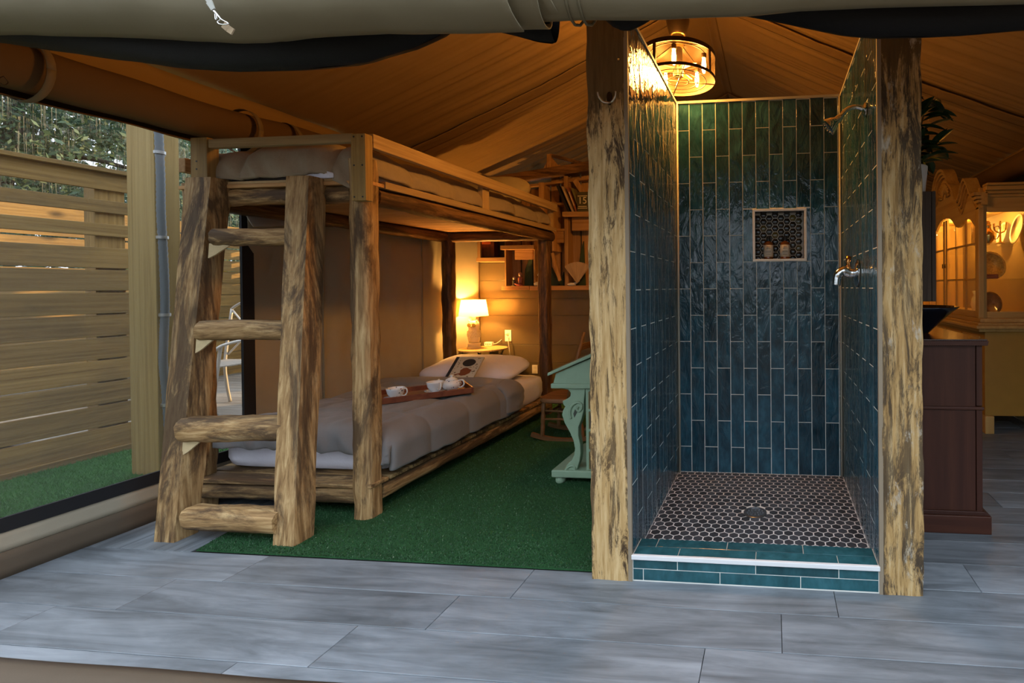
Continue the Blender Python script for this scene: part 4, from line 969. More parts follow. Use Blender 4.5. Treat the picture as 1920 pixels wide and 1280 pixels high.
rs = thing('shell_dish', tuple(at(972, 536, y=2.85)), 'pink ruffled dish in front of the shelf figurines', 'dish')
MB().lathe([(0.012,0),(0.030,0.012),(0.042,0.026),(0.040,0.026),(0.026,0.014),(0.0001,0.008)], at(972, 536, y=2.835), 16).build('bowl', plain('pink_glaze', (0.50,0.12,0.13), 0.3), rs, smooth=True)
sw = at(1009, 536, y=2.86); so = thing('swan_figurine', tuple(sw), 'white swan figurine with curved neck on the shelf', 'figurine')
WG = plain('white_glaze', (0.62,0.56,0.46), 0.3)
MB().lathe([(0.0001,0),(0.03,0.006),(0.036,0.024),(0.02,0.042),(0.0001,0.046)], sw, 14, sx=1.3).build('body', WG, so, smooth=True)
MB().tube(bez([sw+Vector((0.015,0,0.03)), sw+Vector((0.042,0,0.07)), sw+Vector((0.030,0,0.12)), sw+Vector((0.008,0,0.125)), sw+Vector((-0.002,0,0.105))], 6), 0.008, 8).build('neck', WG, so, smooth=True)
dv_ = at(1072, 536, y=2.84); do = thing('bird_figurine', tuple(dv_), 'pale resting bird figurine at the foot of the hand fan', 'figurine')
MB().lathe([(0.0001,0),(0.024,0.006),(0.028,0.018),(0.014,0.032),(0.0001,0.035)], dv_, 14, sx=1.7).build('body', WG, do, smooth=True)
MB().tube([dv_+Vector((0.03,0,0.022)), dv_+Vector((0.06,0,0.04)), dv_+Vector((0.085,0,0.05))], [0.012, 0.009, 0.003], 8).build('wing', WG, do, smooth=True)
ln = at(915, 482, y=2.89); lo_ = thing('red_box', tuple(ln), 'dark red lacquer box in the end cubby of the wall shelf', 'box')
MB().box(ln.x-0.075, ln.x+0.075, 2.88, 2.965, ln.z+0.001, ln.z+0.20).build('body', wood('lacquer', [(0.05,0.012,0.006), (0.09,0.02,0.009), (0.13,0.03,0.012)], 'z', rough=0.3, var=0, bstr=0.1), lo_, bevel=0.004)
MB().box(ln.x-0.07, ln.x+0.04, 2.874, 2.882, ln.z+0.135, ln.z+0.175).build('band', plain('red_band', (0.40,0.07,0.02), 0.4), lo_)

# ================================================================== GREEN DESK
DGM = plain('sage_paint', (0.235, 0.345, 0.235), 0.5, nscale=14, var=0.12, bstr=0.05)
DY0, DY1 = 0.87, 1.36
dk = thing('writing_desk', (-0.47, 1.1, 0), 'sage green slant top writing desk with a carved scroll leg', 'desk')
def dp(u, v, y=DY0): p = at(u, v, y=y); return (p.x, p.z)
K = 0.2345
def zp5(px, py): return dp(980 + px*K, 640 + py*K)
XD1 = -0.21
leg = [(330,360),(325,382),(358,390),(376,412),(374,442),(346,464),(310,480),(320,512),(334,522),(313,560),(308,592),(326,650),(370,730),(400,800),(411,860),(405,912),(388,950),(350,985),(326,1030),(312,1057),(428,1060),(430,1020),(450,960),(458,900),(455,830),(440,760),(440,690),(465,625),(482,560),(483,490),(498,360)]
leg = [zp5(*q) for q in leg]
for y0 in (DY0 + 0.01, DY1 - 0.06):
    lg = MB().prism(leg[::-1], lambda a, c, d: (a, d, c), y0, y0 + 0.045).build('scroll_leg', DGM, dk, bevel=0.004)
    sc5 = [zp5(*q) for q in ((380,620),(372,560),(392,515),(430,490),(462,500),(468,535),(446,560),(428,545),(440,522))]
    MB().tube(bez([(a, y0 - 0.001, c) for a, c in sc5], 5), 0.008, 8).build('scroll', DGM, lg, smooth=True)
    MB().prism([zp5(*q) for q in ((408,612),(400,580),(412,548),(432,540),(428,575))][::-1], lambda a, c, d: (a, d, c), y0-0.0015, y0+0.002).build('gap_shade_patch', plain('desk_shadow_gap', (0.05,0.06,0.045), 0.8), lg)  # dark plate on the solid leg, painted as the shade of a pierced opening
    MB().tube(bez([(a, y0-0.001, c) for a, c in (zp5(330,1040), zp5(365,1005), zp5(400,1000), zp5(415,1030), zp5(390,1045))], 5), 0.007, 8).build('scroll', DGM, lg, smooth=True)
# writing box and sloping lid
z0 = dp(1035, 722)[1]; xl_ = dp(1036, 715)[0]
MB().prism([(xl_, z0), (XD1, z0), (XD1, 0.880), (xl_+0.02, dp(1040, 700)[1])], lambda a, c, d: (a, d, c), DY0, DY1).build('writing_box', DGM, dk, bevel=0.003)
MB().box(xl_-0.008, XD1, DY0-0.010, DY1+0.01, z0-0.018, z0+0.012).build('moulding', DGM, dk, bevel=0.006, seg=3)
a, c = dp(1029, 704), (XD1, 0.885)
vs = [(a[0], a[1]), (c[0], c[1]), (c[0], c[1]+0.022), (a[0]+0.002, a[1]+0.02)]
MB().prism(vs, lambda p, q, d: (p, d, q), DY0-0.022, DY1+0.02).build('lid', DGM, dk, bevel=0.004)
vs = [(a[0]+0.03, a[1]+0.0335), (c[0]-0.02, c[1]+0.0135), (c[0]-0.02, c[1]+0.0245), (a[0]+0.03, a[1]+0.0365)]
MB().prism([(a[0]+0.015, a[1]+0.0275), (c[0], c[1]+0.0222), (c[0], c[1]+0.026), (a[0]+0.015, a[1]+0.0305)], lambda p, q, d: (p, d, q), DY0+0.0, DY1-0.0).build('lid_panel', wood('worn_lid', [(0.10,0.085,0.05), (0.16,0.14,0.085), (0.20,0.20,0.13)], 'x', var=0), dk)
# foot board, bun feet, pedestal with drawers
fz0, fz1 = dp(1046, 895)[1], dp(1046, 881)[1]
MB().box(dp(1034, 888)[0], XD1, DY0-0.005, DY1+0.005, fz0, fz1).build('foot_board', DGM, dk, bevel=0.008, seg=3)
for y in (DY0+0.04, DY1-0.04):
    for x in (dp(1046, 900)[0], XD1-0.05): MB().lathe([(0.020,0),(0.030,0.012),(0.031,0.028),(0.022,0.046),(0.018,0.052),(0.026,0.058),(0.026,fz0)], (x, y, 0), 18).build('bun_foot', DGM, dk, smooth=True)
px0 = dp(1097, 800)[0]
MB().box(px0, XD1, DY0+0.012, DY1-0.01, fz1, z0-0.018).build('pedestal', DGM, dk, bevel=0.003)
GILT = plain('gilt_edge', (0.20,0.14,0.05), 0.4, 0.3); OLDW = plain('old_drawer_front', (0.10,0.085,0.06), 0.6, nscale=30, var=0.4)
dz = (z0-0.03-fz1)/4
for i in range(4):
    za, zb = fz1 + 0.012 + i*dz, fz1 + (i+1)*dz - 0.006
    d_ = MB().box(px0+0.022, XD1-0.02, DY0+0.004, DY0+0.013, za, zb).build('drawer', OLDW, dk)
    fm = MB(); w = 0.006
    for x0, x1, q0, q1 in ((px0+0.022, XD1-0.02, za, za+w), (px0+0.022, XD1-0.02, zb-w, zb), (px0+0.022, px0+0.022+w, za+w, zb-w), (XD1-0.02-w, XD1-0.02, za+w, zb-w)): fm.box(x0, x1, DY0, DY0+0.006, q0, q1)
    fm.build('drawer_frame', GILT, d_)
    MB().lathe([(0.006,0),(0.006,0.008),(0.011,0.014),(0.008,0.02),(0.0001,0.021)], ((px0+XD1)/2, DY0+0.004, (za+zb)/2), 12, M=Matrix.Rotation(R(90), 3, 'X')).build('knob', GILT, d_, smooth=True)

# ================================================================== ROCKING CHAIR
RM = lambda ax: wood('rocker_wood', [(0.10,0.048,0.018), (0.17,0.085,0.032), (0.23,0.125,0.05)], ax, rough=0.45, var=0.08, bstr=0.15)
rc = thing('rocking_chair', (-1.05, 1.8, 0), 'small brown wooden rocking chair behind the green desk', 'rocking chair')
X0, X1, Y0, Y1, ZS = -1.235, -0.865, 1.62, 1.97, 0.33
def _seat(u, v):
    th = 2*math.pi*u; rr = [0.93, 1.0, 1.0, 0.97, 0.6, 0.0001][int(v*5+0.01)]; zz = [-0.036, -0.028, -0.008, 0.0, -0.007, -0.010][int(v*5+0.01)]
    ca, sa = math.cos(th), math.sin(th); return Vector(((X0+X1)/2 + math.copysign(abs(ca)**0.5, ca)*(X1-X0)/2*rr, (Y0+Y1)/2 + math.copysign(abs(sa)**0.5, sa)*(Y1-Y0)/2*rr, ZS + zz))
mb = MB().grid(_seat, 48, 5, closed_u=True); mb.f.append(tuple(range(48))[::-1]); mb.mi.append(0); mb.build('seat', RM('x'), rc, smooth='auto')
for y in (Y0+0.035, Y1-0.035):
    run = [(lerp(X0-0.05, X1+0.20, i/14), y, 0.012 + 0.075*((i/14-0.42)/0.58)**2) for i in range(15)]
    mb = MB()
    for p, q in zip(run[:-1], run[1:]): mb.beam(p, q, 0.026, 0.030)
    mb.build('rocker', RM('x'), rc)
    for x, bx_ in ((X0+0.05, X0+0.035), (X1-0.05, X1-0.01)):
        prof = [(0.012,0.02),(0.015,0.05),(0.017,0.12),(0.013,0.135),(0.017,0.15),(0.018,0.20),(0.012,0.215),(0.017,0.23),(0.015,ZS-0.035)]
        MB().tube([(lerp(bx_, x, (z-0.02)/0.28), y, z) for _, z in prof], [r_ for r_, _ in prof], 12).build('leg', RM('z'), rc, smooth=True)
    MB().tube([(X0+0.045, y, 0.17), (X1-0.04, y, 0.17)], [0.009, 0.009], 8).build('stretcher', RM('x'), rc, smooth=True)
    MB().tube([(X0+0.045, y, 0.235), (X1-0.04, y, 0.225)], [0.009, 0.009], 8).build('stretcher', RM('x'), rc, smooth=True)
    MB().tube([(X1-0.125, y, ZS-0.01), (X1-0.06, y, 0.60), (X1+0.005, y, 0.835)], [0.016, 0.015, 0.010], 10).build('back_post', RM('z'), rc, smooth=True)
for x in (X0+0.045, X1-0.04): MB().tube([(x, Y0+0.035, 0.20), (x, Y1-0.035, 0.20)], 0.009, 8).build('stretcher', RM('y'), rc, smooth=True)
for z in (0.52, 0.72): MB().beam((X1-0.125+(z-ZS)*0.255, Y0+0.04, z), (X1-0.125+(z-ZS)*0.255, Y1-0.04, z), 0.012, 0.05).build('back_slat', RM('y'), rc, bevel=0.003)

# ================================================================== SHOWER FITTINGS
AMB = plain('amber_plastic', (0.16, 0.045, 0.008), 0.15)
LBL = plain('bottle_label', (0.50, 0.47, 0.40), 0.6)
def bottle(u, lab):
    p = at(u, 488, y=D_+0.035); p.z = NI[2] + 0.0155
    o = thing('soap_bottle', tuple(p), lab, 'bottle', 'amber bottles in the shower niche')
    MB().lathe([(0.026,0),(0.029,0.003),(0.029,0.088),(0.026,0.097),(0.014,0.104),(0.012,0.108)], p, 24).build('body', AMB, o, smooth='auto')
    MB().lathe([(0.0294,0.012),(0.0294,0.082)], p, 24).build('label', LBL, o, smooth=True)
    MB().lathe([(0.0135,0.106),(0.0135,0.132),(0.012,0.134),(0.0001,0.134)], p, 18).build('cap', plain('black_cap', (0.012,0.012,0.012), 0.4), o, smooth='auto')
    for zz, w, c in ((0.070, 0.010, (0.40,0.10,0.08)), (0.061, 0.012, (0.12,0.10,0.09)), (0.044, 0.016, (0.45,0.43,0.38)), (0.038, 0.016, (0.45,0.43,0.38)), (0.024, 0.012, (0.45,0.43,0.38))):
        MB().box(p.x-w, p.x+w, p.y-0.0302, p.y-0.0262, p.z+zz, p.z+zz+0.0028).build('label_print', plain('print_%d' % int(c[0]*100), tuple(q*0.55 for q in c), 0.7), o)
bottle(1441, 'amber soap bottle with a white label, further from the shower head')
bottle(1472, 'amber soap bottle with a white label, nearer to the shower head')
sh_ = thing('shower_sprayer', (W_-0.005, 0.20, 1.90), 'chrome shower head on a curved arm', 'shower head')
A0 = Vector((W_-0.005, 0.205, 1.905))
MB().lathe([(0.030,0),(0.030,0.004),(0.018,0.012),(0.012,0.014),(0.0001,0.014)], A0, 24, M=Matrix.Rotation(R(-90), 3, 'Y')).build('flange', CHROME, sh_, smooth='auto')
MB().tube(bez([A0, A0+Vector((-0.035,0,0.014)), A0+Vector((-0.075,0,0.004)), A0+Vector((-0.105,0,-0.028))], 8), 0.0105, 12).build('arm', CHROME, sh_, smooth=True)
Mh = Matrix.Rotation(R(-128), 3, 'Y')
hd = MB().lathe([(0.013,0),(0.016,0.012),(0.016,0.024),(0.026,0.040),(0.036,0.062),(0.038,0.070),(0.034,0.073),(0.0001,0.073)], A0+Vector((-0.100,0,-0.024)), 24, M=Mh).build('head', CHROME, sh_, smooth='auto')
mb = MB()
for i in range(10): mb.lathe([(0.003,0.072),(0.002,0.076),(0.0001,0.076)], A0+Vector((-0.100,0,-0.024)) + Mh @ Vector((0.022*math.cos(i*0.628), 0.022*math.sin(i*0.628), 0)), 6, M=Mh)
mb.build('nozzles', plain('nozzle_grey', (0.08,0.08,0.08), 0.5), hd)
V0 = at(1607, 512, x=W_-0.005); vl = thing('shower_valve', tuple(V0), 'chrome shower valve with lever handle and curved spout on the tiled wall', 'shower valve')
Mx = Matrix.Rotation(R(-90), 3, 'Y')
MB().lathe([(0.066,0),(0.066,0.004),(0.050,0.012),(0.022,0.016),(0.022,0.040),(0.018,0.046),(0.0001,0.046)], V0, 28, M=Mx).build('escutcheon', CHROME, vl, smooth='auto')
MB().tube(bez([V0+Vector((-0.034,0,0.0)), V0+Vector((-0.065,-0.004,0.010)), V0+Vector((-0.090,-0.006,-0.012)), V0+Vector((-0.096,-0.006,-0.055))], 8), [0.024]*9 + [0.022]*8 + [0.020]*8, 14).build('spout', CHROME, vl, smooth=True)
MB().tube([V0+Vector((-0.036,0,0.012)), V0+Vector((-0.042,0,0.050)), V0+Vector((-0.036,-0.004,0.080))], [0.011, 0.010, 0.013], 12).build('lever', plain('amber_reflection', (0.60,0.26,0.08), 0.15, 1.0), vl, smooth=True)  # amber reflection on the chrome lever is put into its metal colour
HK = at(1143, 183, y=-0.002); hk = thing('robe_hook', tuple(HK), 'double pronged metal robe hook on the tan post', 'hook')
MB().prism([(HK.x+0.011*math.cos(i*0.3927), HK.z+(0.022 if math.sin(i*0.3927) > 0 else 0.03)*math.sin(i*0.3927)) for i in range(16)], lambda a, c, d: (a, d, c), HK.y-0.006, HK.y+0.004).build('plate', BRONZE, hk, bevel=0.002)
for s_ in (-1, 1):
    MB().tube(bez([HK+Vector((0,-0.006,-0.022)), HK+Vector((s_*0.018,-0.022,-0.024)), HK+Vector((s_*0.032,-0.030,-0.008)), HK+Vector((s_*0.036,-0.034,0.010))], 6), [0.0045]*13 + [0.0035]*6, 8).build('prong', plain('brushed_nickel', (0.62,0.56,0.48), 0.28, 1.0), hk, smooth=True)
tag(MB().lathe([(0.006,0),(0.005,0.003),(0.0001,0.0035)], at(1160, 112, y=-0.004), 8, M=Matrix.Rotation(R(90), 3, 'X')).build('screw_head', CHROME), 'small bright screw head high on the tan post', 'screw')

# ================================================================== CAGED CEILING LAMP
CL = Vector((0.018, 0.95, 0.0)); RD = 0.217
cl = thing('ceiling_lamp', (CL.x, CL.y, 2.38), 'dark caged drum ceiling fan light with glowing filament bulbs', 'ceiling lamp')
MB().tube([CL+Vector((0,0,2.76)), CL+Vector((0,0,3.47))], 0.013, 12).build('downrod', BRONZE, cl, smooth=True)
MB().lathe([(0.045,2.655),(0.052,2.665),(0.066,2.72),(0.070,2.745),(0.066,2.760),(0.045,2.768),(0.016,2.770),(0.0001,2.770)], CL, 32).build('motor_housing', BRONZE, cl, smooth='auto')
MB().lathe([(0.0001,2.58),(0.030,2.58),(0.036,2.60),(0.036,2.652),(0.044,2.656)], CL, 24).build('light_hub', plain('aged_brass', (0.30,0.19,0.07), 0.3, 0.9), cl, smooth='auto')
def ring(r_, z, t, n=56): return MB().tube([CL + Vector((r_*math.cos(2*math.pi*i/n), r_*math.sin(2*math.pi*i/n), z)) for i in range(n)], t, 8, closed=True)
MB().lathe([(RD,2.515),(RD+0.004,2.515),(RD+0.004,2.540),(RD,2.540),(RD,2.515)], CL, 56).build('top_band', BRONZE, cl, smooth='auto')
MB().lathe([(RD,2.385),(RD+0.004,2.385),(RD+0.004,2.402),(RD,2.402),(RD,2.385)], CL, 56).build('bottom_band', BRONZE, cl, smooth='auto')
for i in range(4):
    a = R(45 + 90*i + 20); d = Vector((math.cos(a), math.sin(a), 0))
    MB().beam(CL + d*(RD+0.004) + Vector((0,0,2.388)), CL + d*(RD+0.004) + Vector((0,0,2.538)), 0.020, 0.005, up=d).build('strap', BRONZE, cl)
    MB().beam(CL + d*0.03 + Vector((0,0,2.60)), CL + d*RD + Vector((0,0,2.535)), 0.022, 0.005).build('spoke', BRONZE, cl)
    a2 = a + R(45); d2 = Vector((math.cos(a2), math.sin(a2), 0))
    MB().beam(CL + d2*0.0 + Vector((0,0,2.386)), CL + d2*RD + Vector((0,0,2.388)), 0.006, 0.006).build('cage_bar', BRONZE, cl)
for r_ in (0.165, 0.115, 0.062): ring(r_, 2.385, 0.003).build('cage_ring', BRONZE, cl, smooth=True)
ring(0.165, 2.530, 0.003).build('cage_ring', BRONZE, cl, smooth=True)
m, nt, b = _new('wire_mesh'); b.inputs['Base Color'].default_value = (0.060,0.036,0.014,1); b.inputs['Metallic'].default_value = 0.3; b.inputs['Roughness'].default_value = 0.4
tt = N(nt, 'ShaderNodeBsdfTransparent'); ms = N(nt, 'ShaderNodeMixShader'); ms.inputs[0].default_value = 0.62; nt.links.new(b.outputs[0], ms.inputs[1]); nt.links.new(tt.outputs[0], ms.inputs[2]); nt.links.new(ms.outputs[0], nt.nodes['Material Output'].inputs[0]); WIRE = m
MB().grid(lambda u, v: CL + Vector((RD*math.cos(2*math.pi*u), RD*math.sin(2*math.pi*u), lerp(2.402, 2.515, v))), 56, 2, closed_u=True).build('mesh_drum', WIRE, cl, smooth=True)
MB().grid(lambda u, v: CL + Vector((lerp(0.04, RD, v)*math.cos(2*math.pi*u), lerp(0.04, RD, v)*math.sin(2*math.pi*u), lerp(2.60, 2.535, v))), 56, 4, closed_u=True).build('mesh_top', WIRE, cl, smooth=True)
for i in range(3):
    a = R(120*i + 200); d = Vector((math.cos(a), math.sin(a), 0)); e = Vector((-d.y, d.x, 0))
    vs = [CL + d*0.025 - e*0.018 + Vector((0,0,2.448)), CL + d*0.12 - e*0.045 + Vector((0,0,2.440)), CL + d*0.135 + e*0.03 + Vector((0,0,2.458)), CL + d*0.025 + e*0.018 + Vector((0,0,2.455))]
    MB().add(vs + [p + Vector((0,0,0.006)) for p in vs], [(3,2,1,0),(4,5,6,7),(0,1,5,4),(1,2,6,5),(2,3,7,6),(3,0,4,7)]).build('fan_blade', plain('blade_rust', (0.34,0.10,0.03), 0.4), cl)
MB().lathe([(0.0001,2.41),(0.028,2.412),(0.030,2.44),(0.026,2.58),(0.0001,2.58)], CL, 18).build('fan_hub', BRONZE, cl, smooth='auto')
BULB = plain('filament_bulb', (1, 0.7, 0.3), 0.3, emit=(1.0, 0.56, 0.16), estr=30)
for i in range(5):
    a = R(72*i - 15); p = CL + Vector((0.165*math.cos(a), 0.165*math.sin(a), 0))
    MB().lathe([(0.013,2.495),(0.015,2.500),(0.015,2.520)], p, 12).build('bulb_socket', BRONZE, cl, smooth='auto')
    MB().lathe([(0.0001,2.405),(0.006,2.408),(0.012,2.430),(0.013,2.455),(0.010,2.480),(0.009,2.496)], p, 14).build('bulb', BULB, cl, smooth=True)
    plight('bulb_light', tuple(p + Vector((-0.03*math.cos(a), -0.03*math.sin(a), 2.45))), 12, (1.0, 0.43, 0.075), 0.055, cl)

# ================================================================== DRESSER WITH VESSEL SINK
MAH = lambda ax: wood('dark_mahogany', [(0.032,0.0095,0.0055), (0.050,0.0155,0.0085), (0.070,0.024,0.012)], ax, fine=14, bstr=0.06, rough=0.48, var=0.06)
dr_ = thing('dresser', (1.35, 1.05, 0), 'dark mahogany dresser with rope carved top used as a washstand', 'dresser')
DX0, DX1, DYA, DYB = 1.128, 1.542, 0.50, 1.62
MB().box(DX0, DX1-0.03, DYA, DYB, 0.09, 0.885).build('body', MAH('z'), dr_, bevel=0.002)
MB().box(DX1-0.028, DX1, DYA-0.004, DYB+0.004, 0.09, 0.588).build('front_frame', MAH('z'), dr_, bevel=0.003)
MB().box(DX1-0.028, DX1, DYA-0.004, DYB+0.004, 0.60, 0.885).build('front_frame', MAH('z'), dr_, bevel=0.003)
MB().box(DX0, DX1+0.006, DYA-0.010, DYB+0.006, 0.581, 0.597).build('moulding', MAH('x'), dr_, bevel=0.005, seg=3)
MB().box(DX0, DX1+0.035, DYA-0.016, DYB+0.02, 0.0, 0.085).build('plinth', MAH('x'), dr_, bevel=0.004)
MB().prism([(DX0, 0.085), (DX1+0.035, 0.085), (DX1+0.006, 0.105), (DX0, 0.105)], lambda a, c, d: (a, d, c), DYA-0.010, DYB+0.012).build('plinth_cap', MAH('x'), dr_, bevel=0.003)
MB().box(DX0, DX1+0.020, DYA-0.015, DYB+0.015, 0.885, 0.915).build('top', wood('mahogany_top', [(0.022,0.009,0.005), (0.040,0.016,0.009), (0.055,0.023,0.012)], 'y', rough=0.18, bstr=0.04, var=0), dr_, bevel=0.004)
mb = MB(); n = int((DX1+0.02-DX0)/0.0105)
for i in range(n): mb.beam((DX0+0.004+i*0.0105, DYA-0.017, 0.887), (DX0+0.011+i*0.0105, DYA-0.017, 0.908), 0.010, 0.009, up=(0,1,0))
for i in range(int((DYB-DYA)/0.0105)): mb.beam((DX1+0.0215, DYA+i*0.0105, 0.887), (DX1+0.0215, DYA+0.007+i*0.0105, 0.908), 0.010, 0.009, up=(1,0,0))
mb.build('rope_carving', MAH('x'), dr_)
for i in range(3):
    for j, (za, zb) in enumerate(((0.115, 0.34), (0.355, 0.57), (0.61, 0.87))):
        ya = DYA + 0.03 + i*0.355
        q = MB().box(DX1, DX1+0.008, ya, ya+0.335, za, zb).build('drawer', MAH('y'), dr_, bevel=0.003)
        MB().lathe([(0.006,0),(0.006,0.008),(0.013,0.016),(0.008,0.024),(0.0001,0.025)], (DX1+0.008, ya+0.168, (za+zb)/2), 12, M=Matrix.Rotation(R(90), 3, 'Y')).build('knob', plain('aged_brass', (0.30,0.19,0.07), 0.3, 0.9), q, smooth=True)
SKM = plain('navy_glaze', (0.006,0.009,0.016), 0.06)
sk = MB().lathe([(0.055,0.0),(0.062,0.006),(0.085,0.03),(0.130,0.075),(0.178,0.118),(0.205,0.138),(0.204,0.143),(0.172,0.124),(0.12,0.08),(0.06,0.03),(0.0001,0.024)], (1.335, 0.80, 0.9155), 40).build('vessel_sink', SKM, smooth=True)
tag(sk, 'navy black glazed flared vessel sink on the mahogany dresser', 'sink')
fc = thing('sink_faucet', (1.16, 0.80, 0.9155), 'tall chrome faucet behind the vessel sink', 'faucet')
MB().tube(bez([(1.155,1.06,0.9155), (1.155,1.06,1.10), (1.18,1.01,1.16), (1.23,0.95,1.15), (1.24,0.94,1.12)], 6), 0.011, 10).build('spout', CHROME, fc, smooth=True)
MB().lathe([(0.026,0),(0.026,0.006),(0.014,0.01),(0.0001,0.01)], (1.155,1.06,0.9157), 18).build('base', CHROME, fc, smooth='auto')
# wall cabinet over the sink
wc = thing('mirror_cabinet', (1.24, 0.85, 1.085), 'dark grained wall cabinet over the sink on the outside of the shower wall', 'cabinet')
qa, qb = at(1754.5, 358, y=0.62), at(1754.5, 565, y=0.62)
GB = wood('ash_brown', [(0.030,0.020,0.015), (0.055,0.038,0.028), (0.080,0.056,0.042)], 'z', fine=40, stretch=0.03, rough=0.75, var=0)
MB().box(1.094, qa.x-0.022, 0.62, 1.12, qb.z, qa.z).build('body', GB, wc, bevel=0.002)
MB().box(qa.x-0.020, qa.x, 0.62, 1.12, qb.z, qa.z).build('door', GB, wc, bevel=0.002)
# potted plant on the cabinet
pc = Vector((1.262, 0.735, qa.z)); pl = thing('potted_plant', tuple(pc), 'glossy broad leaved plant in a white pot on the wall cabinet', 'plant')
MB().lathe([(0.085,0.0005),(0.094,0.01),(0.106,0.130),(0.106,0.142),(0.098,0.145),(0.092,0.14),(0.088,0.11),(0.0001,0.11)], pc, 32).build('pot', plain('white_pot', (0.52,0.55,0.56), 0.4), pl, smooth='auto')
GLF = plain('glossy_leaf', (0.016,0.042,0.014), 0.25, nscale=8, var=0.35); YLF = plain('yellow_leaf', (0.42,0.30,0.02), 0.35)
STM = plain('plant_stem', (0.10,0.08,0.03), 0.6)
rnd = random.Random(11)
def leaf(base, d, L, w, mat, par, curl=0.25, name='leaf'):
    d = Vector(d).normalized(); side = d.cross(Vector((0,0,1)))
    side = side.normalized() if side.length > 0.05 else Vector((1,0,0)); up = side.cross(d)
    def fn(u, v):
        t = v; wid = w*math.sin(math.pi*min(1, t*0.97+0.03))**0.8*(1-0.25*t); s = (u-0.5)*2
        return Vector(base) + d*L*t + side*wid*s + up*(0.18*wid*abs(s)*2 - curl*L*t*t)
    return MB().grid(fn, 4, 8).build(name, mat, par, smooth=True)
stems = [(Vector((0.02,0,0.11)), Vector((0.06,-0.02,0.30)), Vector((0.10,-0.02,0.48))), (Vector((0.0,0.02,0.11)), Vector((0.02,-0.05,0.26)), Vector((0.05,-0.07,0.40))), (Vector((-0.02,-0.02,0.11)), Vector((0.09,0.02,0.18)), Vector((0.14,0.0,0.26))), (Vector((0,0,0.11)), Vector((-0.05,0.03,0.33)), Vector((-0.03,0.02,0.55)))]
for k, st in enumerate(stems):
    path = bez([pc + q for q in st], 8)
    MB().tube(path, 0.004, 6).build('stem', STM, pl, smooth=True)
    for i in range(14):
        p = path[min(len(path)-1, 4 + int(i*0.95))]; a = rnd.uniform(0, 6.28)
        d = (math.cos(a)*0.9 + 0.55, math.sin(a)*0.7, rnd.uniform(-0.25, 0.75))
        leaf(p, d, rnd.uniform(0.12, 0.19), rnd.uniform(0.026, 0.040), GLF if rnd.random() < 0.94 else YLF, pl, rnd.uniform(0.05, 0.4))
for d in ((0.7,-0.2,-0.1), (0.25,-0.2,-1.0)): leaf(pc + Vector((0.07,-0.03,0.19)), d, 0.10, 0.018, YLF, pl, 0.1)
# dark top drawer pulls on the white wall are out of view

# ================================================================== CHINA HUTCH
HM = lambda ax: wood('honey_oak', [(0.36,0.21,0.066), (0.47,0.29,0.095), (0.55,0.36,0.13)], ax, fine=20, stretch=0.05, rough=0.42, var=0.06, bstr=0.08)
HX, HXB, HC, HW = 2.20, 2.66, 2.90, 0.77
hu = thing('china_hutch', (2.42, HC, 0), 'honey oak china hutch with arched bonnet and lit glass doors', 'hutch')
Y0h, Y1h = HC-HW, HC+HW
GL = pane_glass()
# lower buffet
MB().box(HX+0.02, HXB, Y0h-0.04, Y1h+0.04, 0.14, 0.80).build('buffet_body', plain('honey_panel', (0.36,0.20,0.028), 0.5, nscale=12, var=0.1), hu, bevel=0.004)
for y in (Y0h-0.02, Y1h+0.02):
    for x in (HX+0.05, HXB-0.04): MB().box(x-0.035, x+0.035, y-0.035, y+0.035, 0.0, 0.14).build('foot', HM('z'), hu, bevel=0.006)
for k in range(4):
    ya = Y0h + 0.03 + k*0.375; q = MB().box(HX+0.004, HX+0.02, ya, ya+0.34, 0.19, 0.76).build('door', HM('z'), hu, bevel=0.006)
    MB().lathe([(0.005,0),(0.010,0.012),(0.0001,0.016)], (HX+0.004, ya+(0.30 if k % 2 == 0 else 0.04), 0.48), 10, M=Matrix.Rotation(R(-90), 3, 'Y')).build('knob', plain('aged_brass', (0,0,0)), q, smooth=True)
for zz0, zz1, e in ((0.80, 0.825, 0.045), (0.825, 0.85, 0.075), (0.85, 0.872, 0.055), (0.872, 0.905, 0.03)):
    MB().box(HX-e+0.02, HXB, Y0h-e, Y1h+e, zz0, zz1).build('waist_moulding', HM('y'), hu, bevel=0.006, seg=3)
# upper cabinet
ZU0, ZU1 = 0.905, 1.80
MB().box(HXB-0.015, HXB, Y0h+0.01, Y1h-0.01, ZU0, 2.0).build('back_panel', plain('hutch_back', (0.26,0.17,0.06), 0.6, nscale=10, var=0.1), hu)
MB().box(HX+0.03, HXB-0.016, Y0h+0.02, Y1h-0.02, ZU1+0.02, ZU1+0.045).build('top_panel', HM('y'), hu)
MB().box(HX+0.03, HXB-0.016, Y0h+0.02, Y1h-0.02, ZU0, ZU0+0.02).build('bottom_panel', HM('y'), hu)
for zz in (1.21, 1.50):
    MB().box(HX+0.06, HXB-0.016, Y0h+0.03, Y1h-0.03, zz, zz+0.008).build('glass_shelf', GL, hu)
